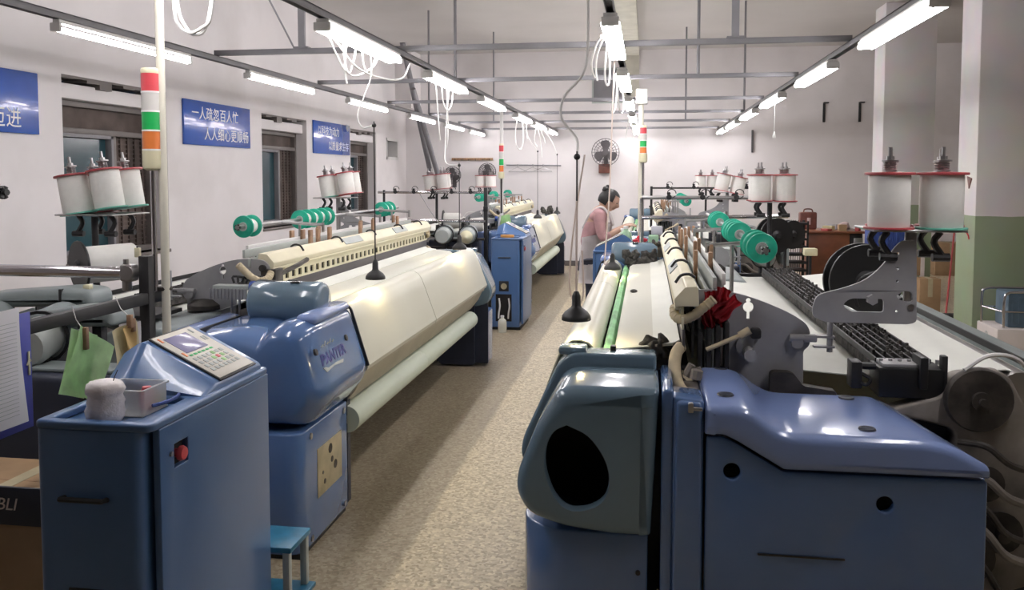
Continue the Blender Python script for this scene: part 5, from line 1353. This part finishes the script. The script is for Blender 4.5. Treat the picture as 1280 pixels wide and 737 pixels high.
tag(B().plate(rpoly([(8.46, 1.56, .01), (8.58, 1.58, .01), (8.53, 1.46, .01)]), [], 2.936, 2.945, 'x', .002).build('wall_hook', 'leather'), 'small brown tag stuck on the near pillar', 'tag')

# ================================================================== THINGS ON AND AROUND THE LOOMS
def rag(c, r, label, m='red', n=7, seed=3, sz=1.0):
    random.seed(seed)
    b = B()
    for k in range(n):
        p = Vector(c) + Vector((random.uniform(-1, 1) * r, random.uniform(-.35, .35) * r, random.uniform(-1.3, .9) * r * sz))
        b.sph(p, r * random.uniform(.35, .6) * (.6 if n > 30 else 1), random.uniform(.6, 1.2), .6, random.uniform(.7, 1.5), 12, 8, Matrix.Rotation(random.uniform(-.8, .8), 4, 'Y'), fn=lambda q: (q[0] + .006 * math.sin(q[2] * 160), q[1] + .005 * math.sin(q[0] * 190 + q[2] * 90), q[2] + .004 * math.sin(q[0] * 150)))
    return b.build('red_rag' if m == 'red' else 'lint_clump', m, ang=80)
b = B(); n1, n2 = 22, 16
def cloth_patch(cx, y, cz, w, h, seed, rot=0.0, amp=.012):
    random.seed(seed); ph = [random.uniform(0, 6) for _ in range(4)]
    tmp = bmesh.new(); g = []
    for i in range(n1):
        row = []
        for j in range(n2):
            u = i / (n1 - 1) - .5; v = j / (n2 - 1) - .5
            ww = w * (1 - .45 * (v + .5) + .12 * math.sin(v * 9 + ph[0]))
            x = u * ww; z = v * h + .25 * h * abs(u) * math.sin(ph[1] + 3)
            d = amp * math.sin(u * 16 + ph[2] + v * 3) + amp * .6 * math.sin(u * 29 + ph[3])
            xx = x * math.cos(rot) - z * math.sin(rot); zz = x * math.sin(rot) + z * math.cos(rot)
            row.append(tmp.verts.new((cx + xx, y + d, cz + zz)))
        g.append(row)
    for i in range(n1 - 1):
        for j in range(n2 - 1): tmp.faces.new((g[i][j], g[i + 1][j], g[i + 1][j + 1], g[i][j + 1]))
    bmesh.ops.solidify(tmp, geom=list(tmp.faces), thickness=.003)
    return tmp
YP = YR1 - 4.94
b.add(cloth_patch(.235, YP - .035, 1.115, .085, .13, 3, .15))
b.add(cloth_patch(.275, YP - .05, 1.12, .07, .10, 5, -.9))
b.add(cloth_patch(.265, YP - .042, 1.165, .08, .06, 9, -.3))
b.add(cloth_patch(.22, YP - .03, 1.085, .06, .08, 12, .5))
tag(b.build('red_rag', 'red', ang=70, recalc=False), 'red rag draped on the keyhole plate of the near right loom', 'rag')
tag(rag((.045, YR1 - 4.93, .965), .055, '', 'lint', 9, 4, .5), 'clump of grey lint at the near end of the right woven cloth', 'lint')
tag(rag((-.03, 6.12, .99), .10, '', 'lint', 40, 8, .45), 'heap of dark grey lint at the far end of the near right loom', 'lint')
tag(rag((-1.55, 13.75, 1.02), .09, '', 'lint', 10, 6, .5), 'grey lint on the far end of the far left loom', 'lint')
tag(B().sph((-.06, 4.6, .972), .016, 1.2, 1.4, .6).build('lint_ball', 'lint'), 'tiny brown lint ball on the near right cloth', 'lint')
def bottle(x, y, z, s, m, label, cap='white'):
    t = thing('plastic_bottle', label, 'bottle', (x, y, z))
    B().lathe([(0, 0), (.042 * s, 0), (.045 * s, .006), (.045 * s, .10 * s), (.040 * s, .125 * s), (.018 * s, .145 * s), (.016 * s, .16 * s), (0, .16 * s)], (x, y, z), n=20).build('body', m, t)
    B().cyl((x, y, z + .155 * s), (x, y, z + .175 * s), .019 * s, n=14).build('cap', cap, t)
bottle(-1.43, 8.57, 0, .98, 'milk', 'milky white plastic bottle on the floor at the mid console')
bottle(-.17, 7.50, .948, 1.15, 'greenbottle', 'green plastic bottle left of the cream pole on the console')
bottle(-.20, 7.62, .948, 1.0, 'milk', 'white capped bottle on the console before the worker')
t = thing('spray_bottle', 'pale green bottle right of the cream pole on the loom', 'bottle', (.055, 7.0, .9))
B().box(.02, .10, 6.85, 6.91, .955, 1.12, .015, 3).build('body', 'greenbottle', t)
B().box(.04, .13, 6.86, 6.90, 1.12, 1.19, .01).build('paper_flap', 'paper', t)
tag(B().lathe([(.035, 0), (.07, 0), (.072, .012), (.07, .024), (.035, .024)], (-1.42, 8.83, .948), n=24).build('tape_roll', 'orangecloth'), 'roll of orange tape lying on the mid aisle console', 'tape')
tag(B().box(-.006, .006, -.09, .09, 0, .24, .001, mtx=Matrix.Translation((-1.62, 9.45, .93)) @ Matrix.Rotation(.15, 4, 'Y')).build('paper_sheet', 'paper'), 'white sheet of paper hanging behind the mid aisle console', 'paper')
tag(B().box(-.07, .05, -.006, .006, 0, .20, .001, mtx=Matrix.Translation((-1.50, 9.42, .955)) @ Matrix.Rotation(-.2, 4, 'Y')).build('green_card', 'greenpaper'), 'green card standing behind the mid aisle console', 'card')
# cards hanging from the black side beam next to the near console
t = thing('hanging_card', 'green card clipped to a string under the black side beam', 'card', (-1.74, 2.44, .90))
def card(y0, z0, w, h, x, rot, m, bulge=.006):
    tmp = bmesh.new(); g = []
    for i in range(9):
        row = []
        for j in range(9):
            u = (i / 8 - .5) * w; v = (j / 8 - .5) * h
            yy = u * math.cos(rot) - v * math.sin(rot); zz = u * math.sin(rot) + v * math.cos(rot)
            row.append(tmp.verts.new((x + bulge * math.sin(i * .7 + j * .4), y0 + yy, z0 + zz)))
        g.append(row)
    for i in range(8):
        for j in range(8): tmp.faces.new((g[i][j], g[i + 1][j], g[i + 1][j + 1], g[i][j + 1]))
    return tmp
B().add(card(2.445, .99, .19, .19, -1.725, -.55, 0)).build('card', 'greenpaper', t, recalc=False)
B().add(card(2.41, 1.0, .13, .20, -1.735, -.35, 0, .004)).build('back_card', 'greenpaper', t, recalc=False)
B().box(-1.735, -1.715, 2.425, 2.44, 1.04, 1.11, .003, mtx=None).build('peg', 'wood', t)
B().tube([(-1.782, 2.455, 1.17), (-1.77, 2.455, 1.13), (-1.725, 2.435, 1.09)], .0015, 5).build('string', 'cord', t)
t = thing('hanging_papers', 'yellowed wad of papers clipped beside the black post', 'papers', (-1.73, 2.66, .88))
for k, (dy, rot, m, dx) in enumerate(((0, .08, 'oldpaper', 0), (.03, -.05, 'paper', -.012), (-.02, .12, 'oldpaper', .006))):
    B().add(card(2.66 + dy, .985, .12, .19, -1.73 + dx, rot, m)).build('sheet', m, t, recalc=False)
B().add(card(2.655, 1.035, .06, .09, -1.715, .25, 0)).build('tag', mat('manila', (.62, .42, .17), .8), t, recalc=False)
b = B().box(-1.722, -1.705, 2.66, 2.675, 1.055, 1.10, .002).box(-1.722, -1.705, 2.645, 2.66, 1.07, 1.115, .002); b.build('peg', 'wood', t)
B().tube([(-1.782, 2.68, 1.17), (-1.76, 2.675, 1.13), (-1.715, 2.665, 1.10)], .0015, 5).build('string', 'cord', t)
t = thing('document_folder', 'blue folder with white printed sheets at the left edge', 'folder', (-1.775, 2.1, .84))
B().box(-1.782, -1.778, 1.90, 2.262, .845, 1.185, .0015).build('cover', 'bluefolder', t)
tmp = bmesh.new(); g = []
for i in range(9):
    g.append([tmp.verts.new((-1.773 + .006 * math.sin(i * .35 + j * .2) ** 2, 1.895 + .315 * i / 8 + .018 * (j / 9) ** 2, 1.205 - .335 * j / 9)) for j in range(10)])
for i in range(8):
    for j in range(9): tmp.faces.new((g[i][j], g[i + 1][j], g[i + 1][j + 1], g[i][j + 1]))
B().add(tmp).build('sheets', 'printpaper', t, recalc=False)
b = B()
for j in range(24): b.box(-1.7662, -1.7652, 1.93, 2.19, .90 + .0115 * j, .9012 + .0115 * j)
b.build('ruled_lines', 'palegrey', t)
B().box(-1.778, -1.774, 2.245, 2.252, 1.0, 1.07, .001).tube([(-1.776, 2.24, 1.03), (-1.775, 2.25, 1.05), (-1.776, 2.255, 1.04)], .003, 5).build('yellow_strip', 'ivory', t)
B().box(-1.79, -1.765, 2.0, 2.08, 1.185, 1.215, .002).tube([(-1.778, 2.04, 1.21), (-1.79, 2.04, 1.16)], .003, 5).build('clip', 'steel', t)
# carton and stool on the floor
t = carton(-2.28, -1.72, 2.26, 2.66, 0, .60, 'open brown cardboard box on floor left of the nearest console')
B().box(-2.28, -1.72, 2.25, 2.262, .545, .66, .002).build('printed_flap', 'navy', t)
m4 = Matrix(((1, 0, 0, -2.03), (0, 0, -1, 2.2495), (0, 1, 0, .592), (0, 0, 0, 1)))
B().text('STÄUBLI', .052, m4, .0008, shear=.25).build('lettering', 'whitebox', t)
t = thing('step_stool', 'teal blue metal step stool between the console and the motor box', 'stool', (-1.25, 2.8, 0))
B().box(-1.42, -1.185, 2.72, 2.90, .295, .315, .004).build('top', 'tealstool', t)
for (x, y) in ((-1.205, 2.735), (-1.205, 2.885), (-1.40, 2.735), (-1.40, 2.885)): B().box(x - .012, x + .012, y - .012, y + .012, 0, .296, .002).build('leg', 'palegrey', t)
B().box(-1.42, -1.17, 2.715, 2.905, .10, .115, .003).build('lower_tray', 'tealstool', t)
tag(B().tube([(-1.52, 2.72, .62), (-1.5, 2.85, .5), (-1.42, 2.95, .38), (-1.44, 3.05, .2), (-1.5, 3.1, .05)], .013, 8, 6).build('console_hose', 'palegrey'), 'grey hose in the gap behind the nearest console', 'hose')

# ================================================================== THE WORKER
PX, PY = -.52, 8.86
per = thing('person', 'person in pink shirt and white apron, hair in a bun, bent over the looms', 'person', (PX, PY, 0))
def skin(name, verts, edges, radii, m, root=0, sub=2):
    me = bpy.data.meshes.new(name)
    me.from_pydata([Vector(v) - ORG[per.name] for v in verts], edges, [])
    o = bpy.data.objects.new(name, me); COL.objects.link(o)
    sk = o.modifiers.new('Skin', 'SKIN'); sk.use_smooth_shade = True
    lay = me.skin_vertices[0].data
    for i, r in enumerate(radii):
        lay[i].radius = (r, r) if not isinstance(r, tuple) else r
        lay[i].use_root = (i == root)
    sb = o.modifiers.new('Subsurf', 'SUBSURF'); sb.levels = sub; sb.render_levels = sub
    dg = bpy.context.evaluated_depsgraph_get()
    m2 = bpy.data.meshes.new_from_object(o.evaluated_get(dg))
    bpy.data.objects.remove(o)
    return m2
V = []; Ed = []; Rr = []
def vt(p, r, parent=None):
    V.append(p); Rr.append(r)
    if parent is not None: Ed.append((parent, len(V) - 1))
    return len(V) - 1
pel = vt((-.56, PY, .84), .125)
wa = vt((-.545, PY, .98), .105, pel)
ch = vt((-.50, PY, 1.12), .118, wa)
nb = vt((-.455, PY, 1.22), .075, ch)
nk = vt((-.425, PY, 1.27), .046, nb)
hd = vt((-.40, PY, 1.315), .05, nk)
for s in (-1, 1):
    sh_ = vt((-.475, PY + s * .145, 1.185), .055, nb)
    el = vt((-.43 if s < 0 else -.40, PY + s * .19, .955 if s < 0 else .965), .040, sh_)
    wr = vt((-.235, PY + s * .115, 1.055), .026, el)
    pm = vt((-.185, PY + s * .10, 1.075), .028, wr)
    for k, (dy, L) in enumerate(((-.026, .055), (-.009, .065), (.009, .06), (.026, .048))):
        f1 = vt((-.15, PY + s * .10 + dy, 1.085 + .004 * (k % 2)), .0085, pm)
        f2 = vt((-.15 + L * .55, PY + s * .095 + dy, 1.085), .0078, f1)
        vt((-.15 + L * .85, PY + s * .09 + dy, 1.068), .0065, f2)
    th = vt((-.19, PY + s * .10 - s * .035, 1.08), .010, pm)
    vt((-.155, PY + s * .10 - s * .05, 1.088), .008, th)
for s in (-1, 1):
    hp = vt((-.55, PY + s * .085, .76), .085, pel)
    kn = vt((-.535, PY + s * .09, .44), .055, hp)
    an = vt((-.565, PY + s * .09, .085), .038, kn)
    vt((-.50, PY + s * .095, .04), .036, an)
    vt((-.43, PY + s * .10, .032), .028, len(V) - 1)
body = skin('body', V, Ed, Rr, 'skin')
bm_ = bmesh.new(); bm_.from_mesh(body)
# head with face, turned to the right and down
hm = Matrix.Translation(Vector((-.372, PY, 1.335)) - ORG[per.name]) @ Matrix.Rotation(R_(32), 4, 'Y')
def headshape(c):
    x, y, z = c   # x forward, y side, z up, unit: metres
    x *= 1.12; y *= .80; z *= 1.18
    if x > 0: y *= 1 - .8 * x
    if z < -.02: y *= 1 + 2.0 * (z + .02); x += .012 * (x > 0) * (-z * 10) * .3
    if x > .05:
        nz = math.exp(-((z + .008) / .022) ** 2) * math.exp(-(y / .012) ** 2); x += .020 * nz
        ey = math.exp(-((z - .012) / .012) ** 2) * math.exp(-((abs(y) - .032) / .014) ** 2); x -= .008 * ey
        ch_ = math.exp(-((z + .095) / .02) ** 2) * math.exp(-(y / .03) ** 2); x += .010 * ch_
        mo = math.exp(-((z + .052) / .008) ** 2) * math.exp(-(y / .025) ** 2); x += .004 * mo
    return x, y, z
tmp = bmesh.new(); bmesh.ops.create_uvsphere(tmp, u_segments=40, v_segments=28, radius=.092)
for v in tmp.verts: v.co = hm @ Vector(headshape(v.co))
me_ = bpy.data.meshes.new('h'); tmp.to_mesh(me_); tmp.free(); bm_.from_mesh(me_)
for s in (-1, 1):
    tmp = bmesh.new(); bmesh.ops.create_uvsphere(tmp, u_segments=10, v_segments=8, radius=.024)
    for v in tmp.verts: v.co = hm @ Vector((v.co.x * .6 - .008, v.co.y * .35 + s * .074, v.co.z * 1.2 - .005))
    me_ = bpy.data.meshes.new('e'); tmp.to_mesh(me_); tmp.free(); bm_.from_mesh(me_)
for f in bm_.faces: f.smooth = True
body2 = bpy.data.meshes.new('body'); bm_.to_mesh(body2); bm_.free(); body2.materials.append(M['skin'])
o = bpy.data.objects.new('body', body2); COL.objects.link(o); o.parent = per
def garment(name, idx_verts, edges, radii, m, cut=None):
    mm = skin(name, idx_verts, edges, radii, m)
    mm.materials.clear(); mm.materials.append(M[m])
    for p in mm.polygons: p.use_smooth = True
    oo = bpy.data.objects.new(name, mm); COL.objects.link(oo); oo.parent = per
    return oo
sv = [(-.56, PY, .80), (-.545, PY, .98), (-.50, PY, 1.12), (-.46, PY, 1.205), (-.435, PY, 1.24)]
se = [(0, 1), (1, 2), (2, 3), (3, 4)]; sr = [.138, .118, .130, .092, .06]
for s in (-1, 1):
    i = len(sv)
    sv += [(-.475, PY + s * .15, 1.185), (-.452 if s < 0 else -.437, PY + s * .172, 1.07), (-.43 if s < 0 else -.40, PY + s * .19, .955 if s < 0 else .965), (-.345 if s < 0 else -.33, PY + s * .16, .998)]
    se += [(3, i), (i, i + 1), (i + 1, i + 2), (i + 2, i + 3)]; sr += [.068, .058, .052, .042]
garment('shirt', sv, se, sr, 'pinkshirt')
tv = [(-.56, PY, .80), (-.55, PY - .09, .70), (-.535, PY - .092, .44), (-.56, PY - .09, .12), (-.55, PY + .09, .70), (-.535, PY + .092, .44), (-.56, PY + .09, .12)]
garment('trousers', tv, [(0, 1), (1, 2), (2, 3), (0, 4), (4, 5), (5, 6)], [.135, .10, .07, .055, .10, .07, .055], 'trousers')
b = B()
# apron: bib, skirt and shoulder straps
b.tube([(-.335, PY - .05, 1.08), (-.37, PY - .085, 1.19), (-.45, PY - .10, 1.265), (-.565, PY - .07, 1.19), (-.635, PY - .02, 1.05)], .014, 8, 6)
b.tube([(-.335, PY + .05, 1.08), (-.37, PY + .085, 1.19), (-.45, PY + .10, 1.265), (-.565, PY + .07, 1.19), (-.635, PY + .02, 1.05)], .014, 8, 6)
tmp = bmesh.new(); g = []
for j in range(14):
    z = 1.10 - .60 * j / 13
    xc = -.56 + (.04 if z > 1.0 else .015) * max(0, (z - .8)) / .3
    row = []
    half = R_(48) if z > .98 else R_(125)
    rad = .150 + .03 * max(0, .9 - z) / .3
    for i in range(17):
        a = -half + 2 * half * i / 16
        row.append(tmp.verts.new((xc + rad * math.cos(a) * 1.02 + (.03 if z > 1.0 else 0), PY + rad * math.sin(a) * 1.05, z)))
    g.append(row)
for i in range(13):
    for j in range(16): tmp.faces.new((g[i][j], g[i][j + 1], g[i + 1][j + 1], g[i + 1][j]))
bmesh.ops.solidify(tmp, geom=list(tmp.faces), thickness=.006)
b.add(tmp)
b.build('apron', 'apronwhite', per, recalc=False, ang=60)
hb = B(); off = ORG[per.name]
tmp = bmesh.new(); bmesh.ops.create_uvsphere(tmp, u_segments=32, v_segments=22, radius=.099)
bad = [v for v in tmp.verts if (v.co.x > .045 and v.co.z < .055) or v.co.z < -.055 or (v.co.x > .015 and v.co.z < .0)]
bmesh.ops.delete(tmp, geom=bad, context='VERTS')
for v in tmp.verts:
    x, y, z = v.co
    v.co = hm @ Vector((x * 1.14 - .003, y * .86, z * 1.2)) + off
hb.add(tmp); hb.build('hair', 'hair', per, recalc=False, ang=80)
bc = hm @ Vector((-.085, 0, .075)) + off
B().sph(bc, .040, 1, 1, .85, fn=lambda q: (q[0] + .004 * math.sin(q[2] * 200), q[1], q[2] + .003 * math.sin(q[0] * 220))).sph(bc + Vector((.015, .01, .03)), .02).build('hair_bun', 'hair', per, ang=80)
for s in (-1, 1):
    p = hm @ Vector((.083, s * .030, .014)) + off
    B().sph(p, .0075).build('eye', 'eye', per)
p = hm @ Vector((.088, 0, -.058)) + off
B().sph(p, .012, .5, 1.5, .45).build('mouth', 'lips', per)
tag(B().tube([(-.115, PY - .07, 1.07), (-.11, PY - .02, 1.085), (-.11, PY + .07, 1.07)], .004, 6).tube([(-.11, PY, 1.085), (-.05, PY - .05, 1.12), (.0, PY - .1, 1.10)], .002, 5, 4).build('yarn_end', 'cord'), 'yarn end held between the hands of the worker', 'yarn')
bpy.context.view_layer.update()
